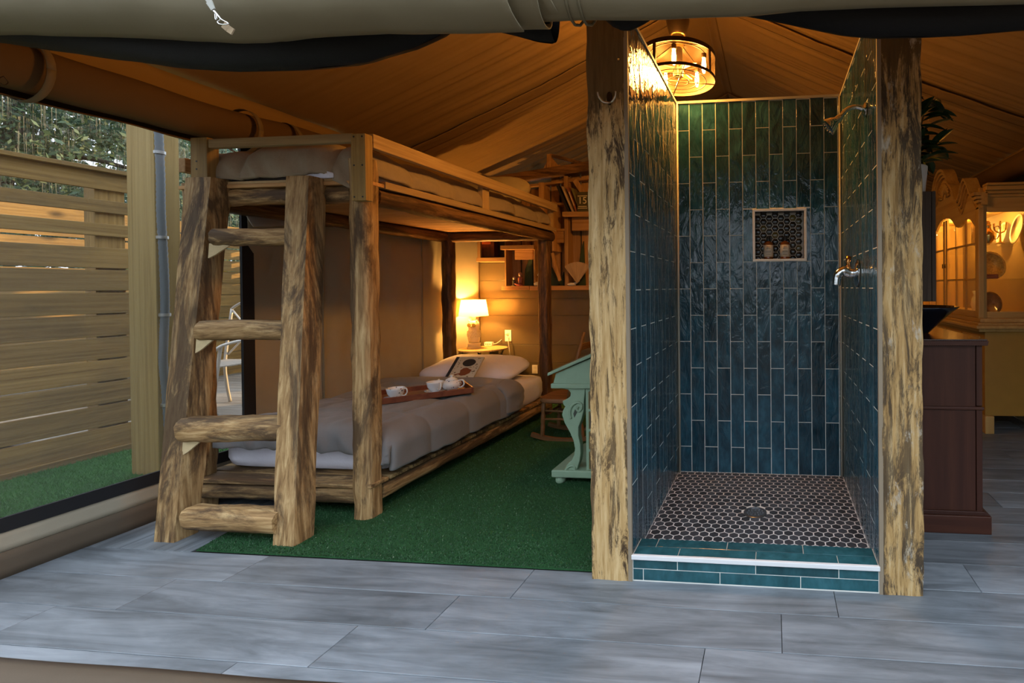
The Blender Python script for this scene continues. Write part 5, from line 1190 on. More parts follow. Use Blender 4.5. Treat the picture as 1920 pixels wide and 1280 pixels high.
# near side: stiles, rails, glass
ys = Y0h
for x0, x1 in ((HX, HX+0.055), (HXB-0.10, HXB)): MB().box(x0, x1, ys, ys+0.022, ZU0, 1.94).build('side_stile', HM('z'), hu, bevel=0.003)
MB().box(HX+0.055, HXB-0.10, ys, ys+0.022, ZU0, ZU0+0.05).build('side_rail', HM('x'), hu, bevel=0.003)
MB().box(HX+0.055, HXB-0.10, ys, ys+0.022, 1.745, 1.94).build('side_rail', HM('x'), hu, bevel=0.003)
MB().box(HX+0.055, HXB-0.10, ys+0.008, ys+0.012, ZU0+0.05, 1.745).build('side_pane', GL, hu)
MB().box(HX, HXB, Y1h-0.022, Y1h, ZU0, 1.94).build('far_side', HM('z'), hu)
for e, zz0, zz1 in ((0.012, 1.86, 1.885), (0.03, 1.885, 1.91), (0.05, 1.91, 1.945), (0.065, 1.945, 1.965)): MB().box(HX+0.03, HXB, ys-e, ys+0.022, zz0, zz1).build('side_cornice', HM('x'), hu, bevel=0.006, seg=3)
# front pilasters
for y0 in (Y0h-0.012, Y1h-0.035):
    MB().box(HX-0.012, HX+0.03, y0, y0+0.047, ZU0, 1.80).build('pilaster', HM('z'), hu, bevel=0.005)
# doors with arched glass
def topcurve(d):                                            # frame underside over the doors, d = distance from centre
    return 1.70 + 0.09*math.exp(-((d-0.06)/0.16)**2) + 0.035*math.cos((d-0.10)*15)*math.exp(-((d-0.42)/0.25)**2) - 0.05*sstep(0.58, 0.70, d)
for sgn in (-1, 1):
    a, c = (0.012, HW-0.045)
    y_of = lambda d: HC + sgn*d
    dn = thing('glass_door', (HX, y_of(0.35), ZU0), None, None); dn.parent = hu; dn.matrix_parent_inverse = Matrix.Translation(-WL[hu.name])
    st = 0.042
    for d0 in (a, c-st): MB().box(HX, HX+0.022, min(y_of(d0), y_of(d0+st)), max(y_of(d0), y_of(d0+st)), ZU0+0.005, 1.78).build('stile', HM('z'), dn, bevel=0.004)
    MB().box(HX, HX+0.022, min(y_of(a+st), y_of(c-st)), max(y_of(a+st), y_of(c-st)), ZU0+0.005, ZU0+0.055).build('rail', HM('y'), dn, bevel=0.004)
    n = 24; poly = [(lerp(a+st-0.001, c-st+0.001, i/n), topcurve(lerp(a+st, c-st, i/n))) for i in range(n+1)]
    poly = poly + [(c-st+0.001, 1.86), (a+st-0.001, 1.86)]
    MB().prism(poly, lambda p, q, d: (d, y_of(p), q), HX, HX+0.022).build('arched_rail', HM('y'), dn)
    for k in (1, 2):
        d0 = lerp(a+st, c-st, k/3); MB().box(HX+0.002, HX+0.018, y_of(d0)-0.008, y_of(d0)+0.008, ZU0+0.055, topcurve(d0)+0.01).build('muntin', HM('z'), dn)
    for zz in (1.215, 1.505): MB().box(HX+0.002, HX+0.018, min(y_of(a+st), y_of(c-st)), max(y_of(a+st), y_of(c-st)), zz-0.008, zz+0.008).build('muntin', HM('y'), dn)
    for k in range(3):
        for z0_, z1_ in ((ZU0+0.055, 1.207), (1.223, 1.497), (1.513, 1.69)):
            d0, d1 = lerp(a+st, c-st, k/3)+0.008, lerp(a+st, c-st, (k+1)/3)-0.008
            p0, p1 = sorted((y_of(d0), y_of(d1)))
            o = MB().box(HX+0.009, HX+0.012, p0, p1, z0_, z1_).build('pane', GL, dn); o.rotation_euler = (R(rnd.uniform(-0.4,0.4)), 0, R(rnd.uniform(-0.5,0.5)))
    MB().tube([(HX-0.012, y_of(a+0.02), 1.33), (HX-0.012, y_of(a+0.02), 1.37)], 0.005, 8).build('handle', BRONZE, dn, smooth=True)
# bonnet
def bonnet(d):
    if d < 0.20: return 2.02 + math.sqrt(max(0, 0.215**2 - d*d))*1.15
    if d < 0.26: return lerp(2.02 + math.sqrt(0.215**2-0.04)*1.15, 2.075, sstep(0.20, 0.26, d))
    if d < 0.58: return 1.985 + 0.09*math.cos((d-0.26)*2*math.pi/0.30*0.94)*(1-0.3*d) + 0.02*(0.58-d)
    return lerp(1.985 + 0.09*math.cos(0.32*2*math.pi/0.30*0.94)*(1-0.174), 1.90, sstep(0.58, 0.74, d))
nb = 90; ds = [-HW-0.03 + (2*HW+0.06)*i/nb for i in range(nb+1)]
MB().prism([(d, bonnet(abs(d))) for d in ds] + [(HW+0.03, 1.80), (-HW-0.03, 1.80)], lambda p, q, d: (d, HC+p, q), HX+0.004, HX+0.05).build('bonnet_board', HM('y'), hu)
for off, e, th in ((0.0, 0.055, 0.026), (-0.032, 0.038, 0.022), (-0.060, 0.022, 0.02), (-0.115, 0.012, 0.014)):
    top = [(d, bonnet(abs(d))+off) for d in ds]; bot = [(d, z-th) for d, z in reversed(top)]
    MB().prism(top + bot, lambda p, q, d: (d, HC+p, q), HX-e, HX+0.006).build('bonnet_moulding', HM('y'), hu)
for i in range(13):                                         # carved shell flutes under the arch
    a = R(180*(i+0.5)/13); p0 = Vector((HX-0.004, HC+0.05*math.cos(a), 1.99+0.05*math.sin(a))); p1 = Vector((HX-0.010, HC+0.135*math.cos(a), 1.99+0.145*math.sin(a)))
    MB().tube([p0, p1], [0.005, 0.014], 8).build('flute', HM('z'), hu, smooth=True)
for z_ in (1.74,): plight('display_light', (HX+0.22, HC-0.35, z_), 4.5, (1.0, 0.54, 0.11), 0.02, hu); plight('display_light', (HX+0.22, HC+0.35, z_), 4.5, (1.0, 0.54, 0.11), 0.02, hu)
# dishes in the hutch
def plate(c, r_, tiltx, rz, mats, lab, rim=0.72):
    o = thing('display_plate', tuple(c), lab, 'plate'); M = Matrix.Rotation(rz, 3, 'Z') @ Matrix.Rotation(R(90) - tiltx, 3, 'X')
    c = Vector(c) + Vector((0, 0, r_*math.cos(tiltx)))
    MB().lathe([(r_,0.010),(r_*0.97,0.013),(r_*rim,0.004),(r_*rim*0.6,0.002)], c, 32, M=M).build('rim', mats[0], o, smooth=True)
    MB().lathe([(r_*rim,0.0042),(r_*rim*0.9,0.0025),(0.0001,0.0025)], c, 32, M=M).build('well', mats[1], o, smooth=True)
    MB().lathe([(0.0001,-0.006),(r_*rim,-0.006),(r_,0.0098)], c, 32, M=M).build('back', mats[0], o, smooth=True)
PAT = plain('gilt_pattern', (0.62,0.38,0.09), 0.2, nscale=70, var=0.75); PAT2 = plain('brown_pattern', (0.20,0.10,0.04), 0.2, nscale=60, var=0.6); PWH = plain('pale_plate', (0.55,0.50,0.40), 0.12)
plate((2.385, 2.34, 1.2185), 0.118, R(14), R(12), (PAT, PAT), 'gilt patterned plate standing on the middle shelf of the hutch', 0.6)
plate((2.375, 2.34, 0.9255), 0.095, R(14), R(12), (PAT2, PWH), 'brown rimmed plate standing on the floor of the hutch')
sv = thing('red_case', (2.33, 2.24, 1.2185), 'small red lidded case in front of the gilt patterned plate', 'box')
MB().box(2.275, 2.375, 2.20, 2.26, 1.2185, 1.245).build('body', plain('red_case', (0.30,0.06,0.015), 0.4), sv, bevel=0.004); MB().box(2.275, 2.375, 2.20, 2.26, 1.2455, 1.256).build('lid', plain('red_case_lid', (0.34,0.08,0.02), 0.4), sv, bevel=0.004)
BR = plain('aged_brass', (0,0,0)); GD = plain('bright_brass', (0.75,0.48,0.14), 0.18, 1.0)
jv = thing('brass_jug', (2.33, 2.30, 1.5085), 'round brass jug on the top shelf of the hutch', 'jug')
MB().lathe([(0.03,0),(0.035,0.006),(0.062,0.05),(0.058,0.09),(0.03,0.12),(0.028,0.14),(0.036,0.155),(0.030,0.155),(0.024,0.14),(0.0001,0.12)], (2.33, 2.30, 1.5085), 24).build('body', GD, jv, smooth=True)
handle(jv, (2.33, 2.30, 1.5085), R(-10), 0.05, 0.04, 0.135, 0.005, mat=GD, out=0.045)
cv = thing('brass_candelabra', (2.45, 2.34, 1.5085), 'branching brass candelabra on the top shelf of the hutch', 'candelabra')
MB().lathe([(0.04,0),(0.036,0.008),(0.01,0.02),(0.008,0.12)], (2.45, 2.34, 1.5085), 18).build('stem', GD, cv, smooth=True)
for dx, dz in ((-0.05, 0.17), (0.0, 0.19), (0.05, 0.18)): MB().tube(bez([(2.45,2.34,1.60), (2.45+dx*0.8,2.34,1.62), (2.45+dx,2.34,1.5085+dz)], 6), [0.006]*7+[0.009]*6, 8).build('arm', GD, cv, smooth=True)
bx = thing('gilt_tin', (2.30, 2.40, 1.5085), 'tall square gilt tin on the top shelf of the hutch', 'tin')
MB().box(2.28, 2.40, 2.40, 2.50, 1.5085, 1.70).build('body', PAT, bx, bevel=0.003); MB().box(2.285, 2.395, 2.405, 2.495, 1.7002, 1.712).build('lid', GD, bx, bevel=0.002)
CRM = plain('cream_china', (0.66,0.58,0.40), 0.25)
for k, (y, s, lab) in enumerate(((2.36, 0.10, 'cream oval platter behind the glass near the gilt tin'), (2.62, 0.085, 'smaller cream oval platter behind the glass doors'))):
    o = thing('oval_platter', (2.59, y, 1.5085), lab, 'platter')
    MB().lathe([(s,0.008),(s*0.95,0.012),(s*0.7,0.003),(0.0001,0.003)], (2.595, y, 1.5085+s*1.25), 28, M=Matrix.Rotation(R(-78), 3, 'Y'), sx=1.3).build('face', CRM, o, smooth=True)
    MB().lathe([(0.0001,-0.004),(s*0.7,-0.004),(s,0.0078)], (2.595, y, 1.5085+s*1.25), 28, M=Matrix.Rotation(R(-78), 3, 'Y'), sx=1.3).build('back', CRM, o, smooth=True)
for k, (y, z_, h, lab) in enumerate(((2.55, 1.2185, 0.17, 'tall cream pitcher on the middle shelf of the hutch'), (2.72, 0.9255, 0.19, 'large cream pitcher on the floor of the hutch'), (2.48, 0.9255, 0.12, 'short cream cream-jug on the floor of the hutch'))):
    o = thing('pitcher', (2.42, y, z_), lab, 'pitcher'); r_ = h*0.30
    MB().lathe([(r_*0.6,0),(r_*0.7,h*0.03),(r_,h*0.35),(r_*0.85,h*0.62),(r_*0.55,h*0.8),(r_*0.75,h),(r_*0.65,h),(r_*0.45,h*0.8),(0.0001,h*0.7)], (2.42, y, z_), 24).build('body', CRM, o, smooth=True)
    handle(o, (2.42, y, z_), R(250), r_*0.7, h*0.3, h*0.85, 0.006, mat=CRM, out=h*0.22)

# ================================================================== ROLLED FLAPS AND TENT FRONT
OLV = fabric('olive_canvas', (0.235, 0.205, 0.135), weave=0.12, var=0.10, rough=0.75)
def interp(tab, x):
    if x <= tab[0][0]: return tab[0][1]
    for (a, p), (c, q) in zip(tab[:-1], tab[1:]):
        if x <= c: return lerp(p, q, (x-a)/(c-a))
    return tab[-1][1]
YR = -0.66
# big rolled door flap
rb = [(-700, 60), (0, 56), (200, 60), (380, 68), (435, 72), (490, 72), (560, 64), (700, 54), (900, 50), (1030, 46)]
rbx = [(at(u, v, y=YR).x, at(u, v, y=YR).z) for u, v in rb]
XE = at(1034, 30, y=YR).x
def _roll(s, t):
    turns = 3.2; th = -t*turns*2*math.pi - math.pi*0.5; r_ = lerp(0.108, 0.040, t)
    xe = XE - 0.085*max(0, (1 - t*turns/1.4)) - 0.02*math.sin(t*9)
    x = lerp(XL + 0.05, xe, s); zb = interp(rbx, x); c = zb + 0.105
    sag = 1 + 0.05*nz(x*3, th)*(1 - t) + 0.02*nz(x*9, th*2)*(1-t)
    return Vector((x, YR + 0.02 + r_*math.cos(th)*sag*1.1, c + r_*math.sin(th)*sag))
ro = thing('rolled_door_flap', (-1.2, YR, 1.9), 'olive canvas door flap rolled up across the top of the tent opening', 'canvas flap')
MB().grid(_roll, 110, 110).build('canvas_roll', OLV, ro, smooth=True, solid=0.005)
# the narrower flap beside it
rb2 = [(1000, 22), (1105, 19), (1250, 17), (1400, 11), (1500, 1), (1640, -6), (1920, -14), (2500, -30)]
rbx2 = [(at(u, v, y=YR).x, at(u, v, y=YR).z) for u, v in rb2]
def _roll2(s, t):
    x = lerp(XE - 0.12, 2.3, s); zb = interp(rbx2, x); th = -math.pi*0.5 - t*math.pi*2*1.6; r_ = lerp(0.075, 0.05, t)
    return Vector((x, YR + 0.045 + r_*math.cos(th), zb + 0.075 + r_*math.sin(th)*(1 + 0.04*nz(x*5, th))))
r2 = thing('rolled_door_flap', (0.9, YR, 1.95), 'narrow olive canvas flap rolled tight above the shower opening', 'canvas flap')
MB().grid(_roll2, 70, 50).build('canvas_roll', OLV, r2, smooth=True, solid=0.004)
for u in (1062, 1085): 
    p = at(u, 10, y=YR); MB().tube([(p.x + 0.004*math.sin(i), YR+0.045+0.079*math.cos(i*0.4488), interp(rbx2, p.x)+0.075+0.079*math.sin(i*0.4488)) for i in range(14)], 0.004, 6, closed=True).build('seam_cord', fabric('olive_seam', (0.16,0.14,0.09)), r2, smooth=True)
# strap with wire clip on the roll
STR = fabric('grey_strap', (0.42,0.42,0.38), weave=0.3)
sp = [at(u, v, y=YR-0.115) for u, v in ((378, -20), (392, 3), (400, 18))]
mb = MB()
for p, q in zip(sp[:-1], sp[1:]): mb.beam(p, q, 0.016, 0.003, up=(0,-1,0), w2=0.010)
mb.build('strap', STR, ro)
yc = YR - 0.118
wire = bez([at(u, v, y=yc) for u, v in ((400,20),(406,26),(414,35),(420,39),(426,42),(428,45),(420,46),(412,45),(408,41),(412,38),(413,34),(407,26),(402,20))], 5)
MB().tube(wire, 0.0014, 6).build('wire_clip', CHROME, ro, smooth=True)
MB().tube([at(u, v, y=yc) for u, v in ((403,26),(404,36),(406,37),(407,35),(406,27))], 0.0012, 6).build('snap_hook', CHROME, ro, smooth=True)
mb = MB(); sp = [at(u, v, y=YR-0.108) for u, v in ((419, 46), (428, 54), (437, 60))]
for p, q in zip(sp[:-1], sp[1:]): mb.beam(p, q, 0.016, 0.003, up=(0,-1,0))
mb.build('strap', fabric('tan_strap', (0.36,0.27,0.17), weave=0.3), ro)
# black mesh screens rolled behind the flaps
MESHB = fabric('black_mesh', (0.007, 0.007, 0.008), weave=0.5, var=0.3, rough=0.6, wscale=500)
def mesh_roll(name, lo, yb, depth, lab, ztop=2.12, nu=70):
    tab = [(at(u, v, y=yb).x, at(u, v, y=yb).z) for u, v in lo]
    x0, x1 = tab[0][0], tab[-1][0]
    def fn(s, t):
        x = lerp(x0, x1, s); zl = interp(tab, x); h = max(0.02, ztop - zl); th = t*2*math.pi
        return Vector((x, yb + depth*0.5*math.sin(th)*(1 + 0.15*nz(x*4, t*3)), zl + h*0.5*(1 - math.cos(th)) + 0.004*nz(x*6, t*4)))
    mb = MB().grid(lambda s, t: fn(s, t), nu, 28)
    return tag(mb.build(name, MESHB, smooth=True), lab, 'mesh screen')
yb = -0.53
mesh_roll('rolled_mesh_screen', [(-700, 40), (-100, 66), (0, 80), (60, 88), (210, 110), (330, 126), (440, 134), (560, 131), (680, 120), (770, 92), (840, 58), (850, 40)], yb, 0.13, 'black insect mesh roll sagging under the big olive flap')
mesh_roll('rolled_mesh_screen', [(880, 44), (900, 52), (960, 66), (1010, 78), (1036, 81), (1040, 78)], yb, 0.08, 'short end of black mesh poking out below the olive flap roll', nu=24)
mesh_roll('rolled_mesh_screen', [(1112, 12), (1130, 34), (1148, 50), (1165, 57), (1182, 56), (1205, 44), (1235, 24), (1250, 16)], yb-0.015, 0.08, 'drooping loop of black mesh in front of the tan post', nu=30)
mesh_roll('rolled_mesh_screen', [(1335, 8), (1380, 23), (1450, 38), (1520, 52), (1580, 64), (1640, 71), (1720, 70), (1800, 66), (1920, 56), (2300, 40), (2700, 36)], yb, 0.13, 'wide black mesh roll hanging above the mottled post', nu=90)
# rolled side window flap on the left eave
WFL = fabric('tan_flap', (0.125, 0.072, 0.030), weave=0.12, var=0.12)
def _wroll(s, t):
    y = lerp(-0.75, 1.55, s); e = sstep(1.55, 0.2, y); th = -t*2*math.pi*1.7 - 0.5*math.pi; r_ = lerp(0.115, 0.07, t)*(0.45 + 0.55*e)
    zb = lerp(2.13, 1.955, e) + 0.012*nz(y*3, 1); k = 1 + 0.10*nz(y*2.5, th*0.8)
    return Vector((XL + 0.135 + 0.0*e + r_*math.cos(th)*k*0.95, y, zb + 0.115*(0.45+0.55*e) + r_*math.sin(th)*k))
wf = thing('rolled_window_flap', (XL+0.13, 0.3, 1.95), 'tan canvas window flap rolled up under the eave above the mesh window', 'canvas flap')
MB().grid(_wroll, 90, 70).build('canvas_roll', WFL, wf, smooth=True, solid=0.004)
for yy in (-0.18, 0.62, 0.86):
    MB().grid(lambda s, t: Vector((XL+0.135 + 0.125*math.cos(2*math.pi*t)*0.98, yy + (s-0.5)*0.025, lerp(2.07, 2.085, sstep(0, 1, yy)) + 0.125*math.sin(2*math.pi*t))) , 2, 28).build('tie_strap', fabric('flap_strap', (0.20,0.15,0.09), weave=0.2), wf, smooth=True, solid=0.003)
bk_ = at(6, 152, x=XL+0.26)
MB().tube(bez([bk_ + Vector((0,0,0.02)), bk_ + Vector((0,0.012,0.0)), bk_ + Vector((0,0.0,-0.014)), bk_ + Vector((0,-0.012,0.0)), bk_ + Vector((0,0,0.018))], 5), 0.0015, 6).build('buckle', BRONZE, wf, smooth=True)
# rolled flap on the opposite eave above the hutch
def _rroll(s, t):
    y = lerp(1.3, 4.9, s); th = t*2*math.pi; return Vector((XR - 0.13 + 0.10*math.cos(th)*(1+0.05*nz(y*3, th)), y, 2.14 + 0.085*math.sin(th)*(1+0.06*nz(y*4, th, 2))))
tag(MB().grid(_rroll, 60, 24).build('rolled_window_flap', WFL, smooth=True, solid=0.004), 'tan canvas window flap rolled up under the eave above the hutch', 'canvas flap')

# ================================================================== OUTSIDE
XF = -4.2
yard = thing('outdoor_turf', (-3.4, 0.2, 0), 'strip of green artificial turf outside between tent and board fence', 'turf')
m, nt, b = _new('yard_green'); f = noise_n(nt, coords(nt, rnd=False), 200, 3, 0.7); g = noise_n(nt, coords(nt, rnd=False), 6, 4)
c = ramp(nt, f, [(0.30, (0.016,0.080,0.012)), (0.52, (0.040,0.18,0.028)), (0.78, (0.09,0.30,0.055))])
c = mix(nt, 0.6, c, ramp(nt, g, [(0.3, (0.35,0.35,0.35)), (0.7, (0.65,0.65,0.65))]), 'OVERLAY'); nt.links.new(c, b.inputs['Base Color']); b.inputs['Roughness'].default_value = 0.8; bump(nt, b, f, 0.6, 0.01)
MB().box(XF+0.02, XL-0.02, -1.6, 1.34, -0.02, 0.004).build('backing', m, yard)
blades(XF+0.03, XL-0.05, -0.3, 1.32, 0.0035, 30000, 0.022, m, 'pile', yard)
struct(MB().box(-60, XL-0.03, -40, 60, -0.26, -0.20).build('ground', plain('leaf_litter', (0.09,0.07,0.045), 0.95, nscale=2, var=0.4)), 'bare ground under the trees')
struct(MB().box(XL-0.03, 60, -40, 60, -0.30, -0.24).build('ground_beyond', MATS['leaf_litter']), 'bare ground around the tent')
# near fence: one board at a time
zb = [(322, 355), (373, 398), (417.5, 442.5), (462.5, 503), (505, 545.5), (548, 588.5), (590, 631.5), (633, 674), (675.5, 716.5), (718, 759), (760.7, 801.8), (803.4, 845.6)]
fence = thing('board_fence', (XF, 0.3, 0), 'stained horizontal board fence outside the mesh window', 'fence')
for k, (v0, v1) in enumerate(zb):
    z1 = at(185, v0, x=XF).z; z0 = at(185, v1, x=XF).z
    MB().box(XF-0.028, XF, -0.6, 1.36, z0+0.003, z1-0.003).build('board', treated('y'), fence, bevel=0.003)
MB().box(XF-0.03, XF+0.045, -0.6, 1.36, at(185, 322, x=XF).z, at(185, 322, x=XF).z+0.028).build('cap_board', treated('y'), fence, bevel=0.003)
for y in (at(186, 500, x=XF).y, -0.2): MB().box(XF-0.12, XF-0.029, y, y+0.16, -0.2, 2.0).build('fence_post', treated('z'), fence, bevel=0.004)
MB().box(XF+0.0, XF+0.03, -0.6, 1.36, -0.02, 0.045).build('edging_board', treated('y'), fence, bevel=0.003)
# farther sunlit fence seen through the gaps
f2 = thing('board_fence', (-6.9, 3.2, 0), 'far board fence catching low sun behind the near fence', 'fence')
for k in range(13): MB().box(-6.93, -6.90, 0.2, 4.5, 0.02 + k*0.158, 0.16 + k*0.158).build('board', treated('y'), f2)
for y in (1.2, 2.9, 4.38): MB().box(-7.02, -6.931, y, y+0.09, -0.2, 2.05).build('fence_post', treated('z'), f2)
# cross fence beyond the patio
f3 = thing('board_fence', (-6.5, 4.55, 0), 'board fence closing off the patio beyond the metal chair', 'fence')
for k in range(13):
    z0 = 0.02 + k*0.150; h = 0.140 if k < 9 else 0.085
    MB().box(-8.5, -4.3, 4.55, 4.578, z0, z0+h).build('board', treated('x'), f3, bevel=0.003)
for x in (-8.4, -6.35, -4.5): MB().box(x, x+0.10, 4.579, 4.67, -0.2, 1.98).build('fence_post', treated('z'), f3)
# timber post with conduit
ps_ = thing('timber_post', (-3.42, 0.87, 0), 'square treated timber post with conduit outside the mesh window', 'post')
MB().box(-3.515, -3.315, 0.815, 0.945, -0.2, 2.6).build('shaft', wood('pale_pine_post', [(0.25,0.165,0.055), (0.36,0.25,0.095), (0.43,0.31,0.13)], 'z', fine=45, stretch=0.02, knots=0.9, bstr=0.15, var=0), ps_, bevel=0.004)
CND = plain('grey_conduit', (0.13,0.15,0.17), 0.45)
cpts = [at(u, v, x=-3.285) for u, v in ((297,200),(298,255),(301,330),(302,400),(306,470),(309,540),(309,590),(307,640),(306,680),(311,730),(316,800),(322,880),(326,930))]
cp = bez(cpts, 14); rr = [0.0215 if i % 2 else 0.0185 for i in range(len(cp))]
cdo = thing('conduit', tuple(cpts[-1]), 'grey corrugated flexible conduit clamped to the timber post', 'conduit')
MB().tube(cp, rr, 12).build('flexible_tube', CND, cdo, smooth=True)
for v in (285, 444, 590, 762):
    i = min(range(len(cp)), key=lambda q: abs(cp[q].z - at(305, v, x=-3.285).z)); p = cp[i]
    MB().lathe([(0.025,-0.009),(0.027,-0.009),(0.027,0.009),(0.025,0.009)], p, 14).box(p.x-0.03, p.x-0.026, p.y-0.005, p.y+0.05, p.z-0.009, p.z+0.009).build('clamp', plain('zinc_clamp', (0.45,0.46,0.46), 0.35, 0.9), cdo, smooth='auto')
# patio deck
pd = struct(empty('floor_patio', (-6, 3, 0)), 'weathered patio deck boards outside')
y = 1.36; k = 0
while y < 4.54:
    MB().box(-9.6, XL-0.06, y, y+0.134, -0.04, -0.004).build('plank', wood('grey_deck', [(0.16,0.14,0.115), (0.26,0.235,0.20), (0.33,0.31,0.28)], 'x', fine=16, var=0.15), pd); y += 0.140; k += 1
# metal patio chair
PCM = plain('cream_metal', (0.42,0.40,0.36), 0.4, 0.3)
pcx, pcy = -4.92, 2.42
pch = thing('patio_chair', (pcx, pcy, 0), 'pale cast metal patio armchair on the deck behind the ladder', 'chair')
for sx in (-1, 1):
    xx = pcx + sx*0.25
    MB().tube(bez([(xx, pcy-0.24, 0.0), (xx+0.005, pcy-0.27, 0.12), (xx, pcy-0.23, 0.42), (xx, pcy-0.20, 0.64)], 6), 0.014, 8).build('leg', PCM, pch, smooth=True)
    MB().tube(bez([(xx, pcy+0.27, 0.0), (xx, pcy+0.24, 0.2), (xx, pcy+0.23, 0.45), (xx, pcy+0.30, 0.98)], 6), 0.014, 8).build('leg', PCM, pch, smooth=True)
    MB().tube(bez([(xx, pcy+0.26, 0.66), (xx+sx*0.02, pcy, 0.68), (xx+sx*0.02, pcy-0.20, 0.65), (xx, pcy-0.25, 0.60)], 6), 0.014, 8).build('armrest', PCM, pch, smooth=True)
for i in range(10): MB().box(pcx-0.25, pcx+0.25, pcy-0.23+i*0.048, pcy-0.195+i*0.048, 0.44, 0.452).build('seat_slat', PCM, pch)
MB().tube(bez([(pcx-0.25, pcy+0.30, 0.98), (pcx-0.12, pcy+0.31, 1.05), (pcx+0.12, pcy+0.31, 1.05), (pcx+0.25, pcy+0.30, 0.98)], 6), 0.013, 8).build('back_rail', PCM, pch, smooth=True)
for s_ in (-1, 1): MB().tube(bez([(pcx-s_*0.24, pcy+0.25, 0.50), (pcx, pcy+0.27, 0.74), (pcx+s_*0.24, pcy+0.30, 0.96)], 6), 0.009, 8).build('back_scroll', PCM, pch, smooth=True)
# trees
def leafmat(name, c0, c1, c2):
    if name in MATS: return MATS[name]
    m, nt, b = _new(name); g = N(nt, 'ShaderNodeNewGeometry'); c = ramp(nt, g.outputs['Random Per Island'], [(0.0, c0), (0.6, c1), (1.0, c2)])
    nt.links.new(c, b.inputs['Base Color']); b.inputs['Roughness'].default_value = 0.6
    t = N(nt, 'ShaderNodeBsdfTranslucent'); nt.links.new(c, t.inputs[0]); ms = N(nt, 'ShaderNodeMixShader'); ms.inputs[0].default_value = 0.35
    nt.links.new(b.outputs[0], ms.inputs[1]); nt.links.new(t.outputs[0], ms.inputs[2]); nt.links.new(ms.outputs[0], nt.nodes['Material Output'].inputs[0]); MATS[name] = m; return m
BARK = wood('bark', [(0.03,0.025,0.02), (0.07,0.058,0.045), (0.11,0.095,0.08)], 'z', fine=12, stretch=0.2, bstr=0.6)
def tree(x, y, h, rx, rz, n, sz, mat, lab, seed, moss=0, zc=None):
    o = thing('tree', (x, y, -0.2), lab, 'tree', 'trees beyond the fences'); rnd = random.Random(seed)
    zc = zc or h*0.62
    path = bez([(x, y, -0.2), (x+rnd.uniform(-.2,.2), y, zc*0.4), (x+rnd.uniform(-.3,.3), y+rnd.uniform(-.3,.3), zc), (x+rnd.uniform(-.5,.5), y, h*0.95)], 6)
    MB().tube(path, [lerp(0.17, 0.03, i/(len(path)-1)) for i in range(len(path))], 10, jit=0.15, seed=seed).build('trunk', BARK, o, smooth=True)
    for k in range(6):
        a = rnd.uniform(0, 6.28); z = lerp(zc*0.5, h*0.8, k/6)
        MB().tube(bez([(x, y, z), (x+rx*0.4*math.cos(a), y+rx*0.4*math.sin(a), z+0.3), (x+rx*0.85*math.cos(a), y+rx*0.85*math.sin(a), z+rnd.uniform(0.1, 0.9))], 5), [lerp(0.07, 0.012, i/10) for i in range(11)], 7).build('branch', BARK, o, smooth=True)
    mb = MB(); cl_ = [(x + rx*rnd.uniform(-.8,.8), y + rx*rnd.uniform(-.8,.8), zc + rz*rnd.uniform(-.85,.85)) for _ in range(26)]
    for i in range(n):
        c = cl_[i % 26]; r_ = rx*0.42*rnd.random()**0.5; a = rnd.uniform(0, 6.28); e = rnd.uniform(-1, 1); q = math.sqrt(1-e*e)
        p = Vector((c[0] + r_*q*math.cos(a), c[1] + r_*q*math.sin(a), c[2] + r_*e*0.8)); s = sz*rnd.uniform(0.6, 1.3)
        d = Vector((rnd.uniform(-1,1), rnd.uniform(-1,1), rnd.uniform(-1,1))).normalized(); w = d.cross(Vector((rnd.uniform(-1,1), rnd.uniform(-1,1), rnd.uniform(-1,1)))).normalized()
        k = len(mb.v); mb.v += [tuple(p - d*s), tuple(p + w*s*0.45), tuple(p + d*s), tuple(p - w*s*0.45)]; mb.f.append((k, k+1, k+2, k+3)); mb.mi.append(0)
    tag(mb.build('foliage', mat, o), kind='stuff')
    if moss:
        mb = MB()
        for i in range(moss):
            px_, py_, pz_ = x + rx*rnd.uniform(-1,1), y + rx*rnd.uniform(-1,1), zc + rz*rnd.uniform(-.9, .6); L = rnd.uniform(0.12, 0.38)
            for j in range(9):
                a = rnd.uniform(-0.06, 0.06); e = rnd.uniform(-0.06, 0.06); k = len(mb.v); w = rnd.uniform(0.003, 0.009)
                mb.v += [(px_+a-w, py_+e+w, pz_), (px_+a+w, py_+e-w, pz_), (px_+a*1.1+w*0.4, py_+e*1.1, pz_-L), (px_+a*1.1-w*0.4, py_+e*1.1, pz_-L)]; mb.f.append((k, k+1, k+2, k+3)); mb.mi.append(0)
        tag(mb.build('hanging_moss', leafmat('grey_moss', (0.12,0.135,0.115), (0.20,0.22,0.19), (0.30,0.32,0.28)), o), kind='stuff')
OAK = leafmat('oak_leaf', (0.035,0.075,0.04), (0.075,0.14,0.075), (0.18,0.28,0.19)); TEAL = leafmat('bay_leaf', (0.05,0.11,0.085), (0.10,0.20,0.15), (0.28,0.42,0.34)); GOLD = leafmat('gold_leaf', (0.22,0.15,0.01), (0.42,0.30,0.02), (0.60,0.48,0.06))
tree(-9.2, 3.2, 5.6, 1.7, 1.5, 16000, 0.04, OAK, 'tall grey green tree hung with pale moss beyond the fences', 1, moss=800, zc=3.5)
tree(-10.0, 5.7, 4.6, 1.4, 1.3, 16000, 0.035, TEAL, 'bushy blue green tree beyond the fences', 2, zc=2.7)
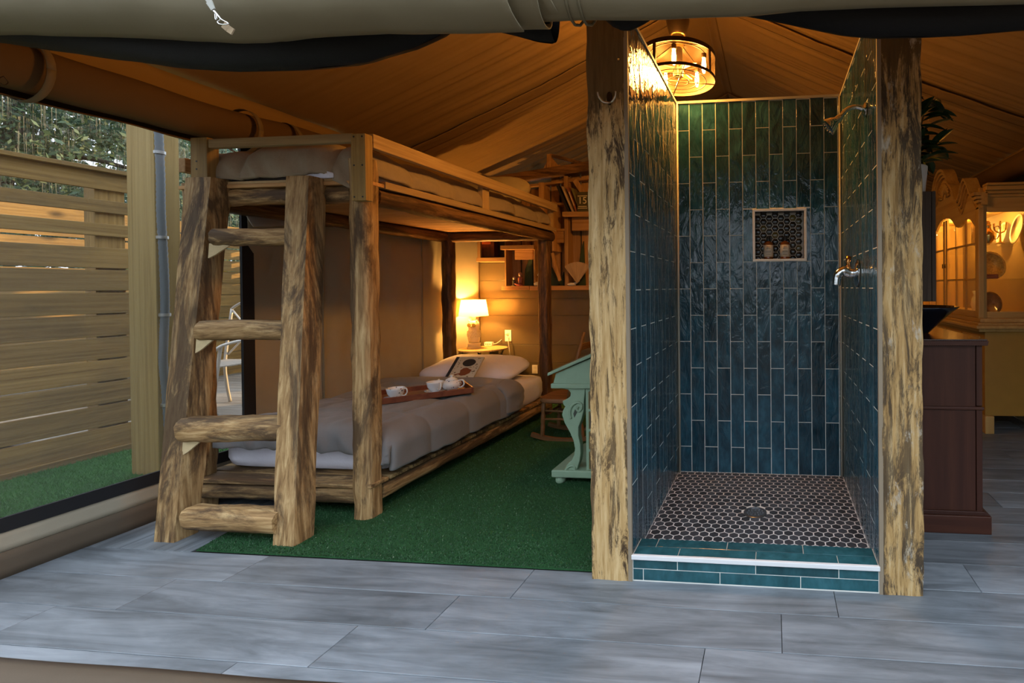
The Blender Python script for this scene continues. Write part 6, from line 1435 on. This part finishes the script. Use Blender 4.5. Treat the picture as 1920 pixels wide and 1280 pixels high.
tree(-10.4, 8.2, 3.8, 1.3, 1.2, 6000, 0.06, GOLD, 'yellow leaved tree lit by low sun beyond the patio fence', 3, zc=2.0)
tree(-14.2, 10.6, 7.0, 2.4, 2.2, 8000, 0.10, TEAL, 'large blue green tree behind the yellow one', 4, zc=4.0)
tree(-14.2, 1.2, 7.5, 2.4, 2.4, 8000, 0.10, OAK, 'broad dark oak far behind the mossy tree', 5, moss=300, zc=4.2)
mb = MB(); rnd = random.Random(21)
for i in range(20000):
    a = rnd.uniform(0, 1); x, y = lerp(-23, -17.5, a), lerp(-2, 24, rnd.random()); z = 9.0*rnd.random()**1.2; s = rnd.uniform(0.12, 0.28); d = Vector((rnd.uniform(-1,1), rnd.uniform(-1,1), rnd.uniform(-1,1))).normalized(); w = d.cross(Vector((0.3, rnd.uniform(-1,1), rnd.uniform(-1,1)))).normalized()
    p = Vector((x, y, z)); k = len(mb.v); mb.v += [tuple(p-d*s), tuple(p+w*s*0.5), tuple(p+d*s), tuple(p-w*s*0.5)]; mb.f.append((k, k+1, k+2, k+3)); mb.mi.append(0)
tag(mb.build('treeline_foliage', OAK), 'dense woodland foliage far behind the fences', 'foliage', kind='stuff')
mb = MB(); rnd = random.Random(33)
for i in range(16000):
    x, y = lerp(-22, 24, rnd.random()), lerp(-13, -9.5, rnd.random()); z = 7.0*rnd.random()**1.1 + 1.0*nz(x*0.5, 3.3); s = rnd.uniform(0.12, 0.30); d = Vector((rnd.uniform(-1,1), rnd.uniform(-1,1), rnd.uniform(-1,1))).normalized(); w = d.cross(Vector((0.3, rnd.uniform(-1,1), rnd.uniform(-1,1)))).normalized()
    p = Vector((x, y, z)); k = len(mb.v); mb.v += [tuple(p-d*s), tuple(p+w*s*0.5), tuple(p+d*s), tuple(p-w*s*0.5)]; mb.f.append((k, k+1, k+2, k+3)); mb.mi.append(0)
tag(mb.build('woodland_foliage', leafmat('shade_leaf', (0.015,0.028,0.014), (0.03,0.05,0.024), (0.07,0.10,0.05))), 'woodland foliage across the clearing in front of the tent', 'foliage', kind='stuff')
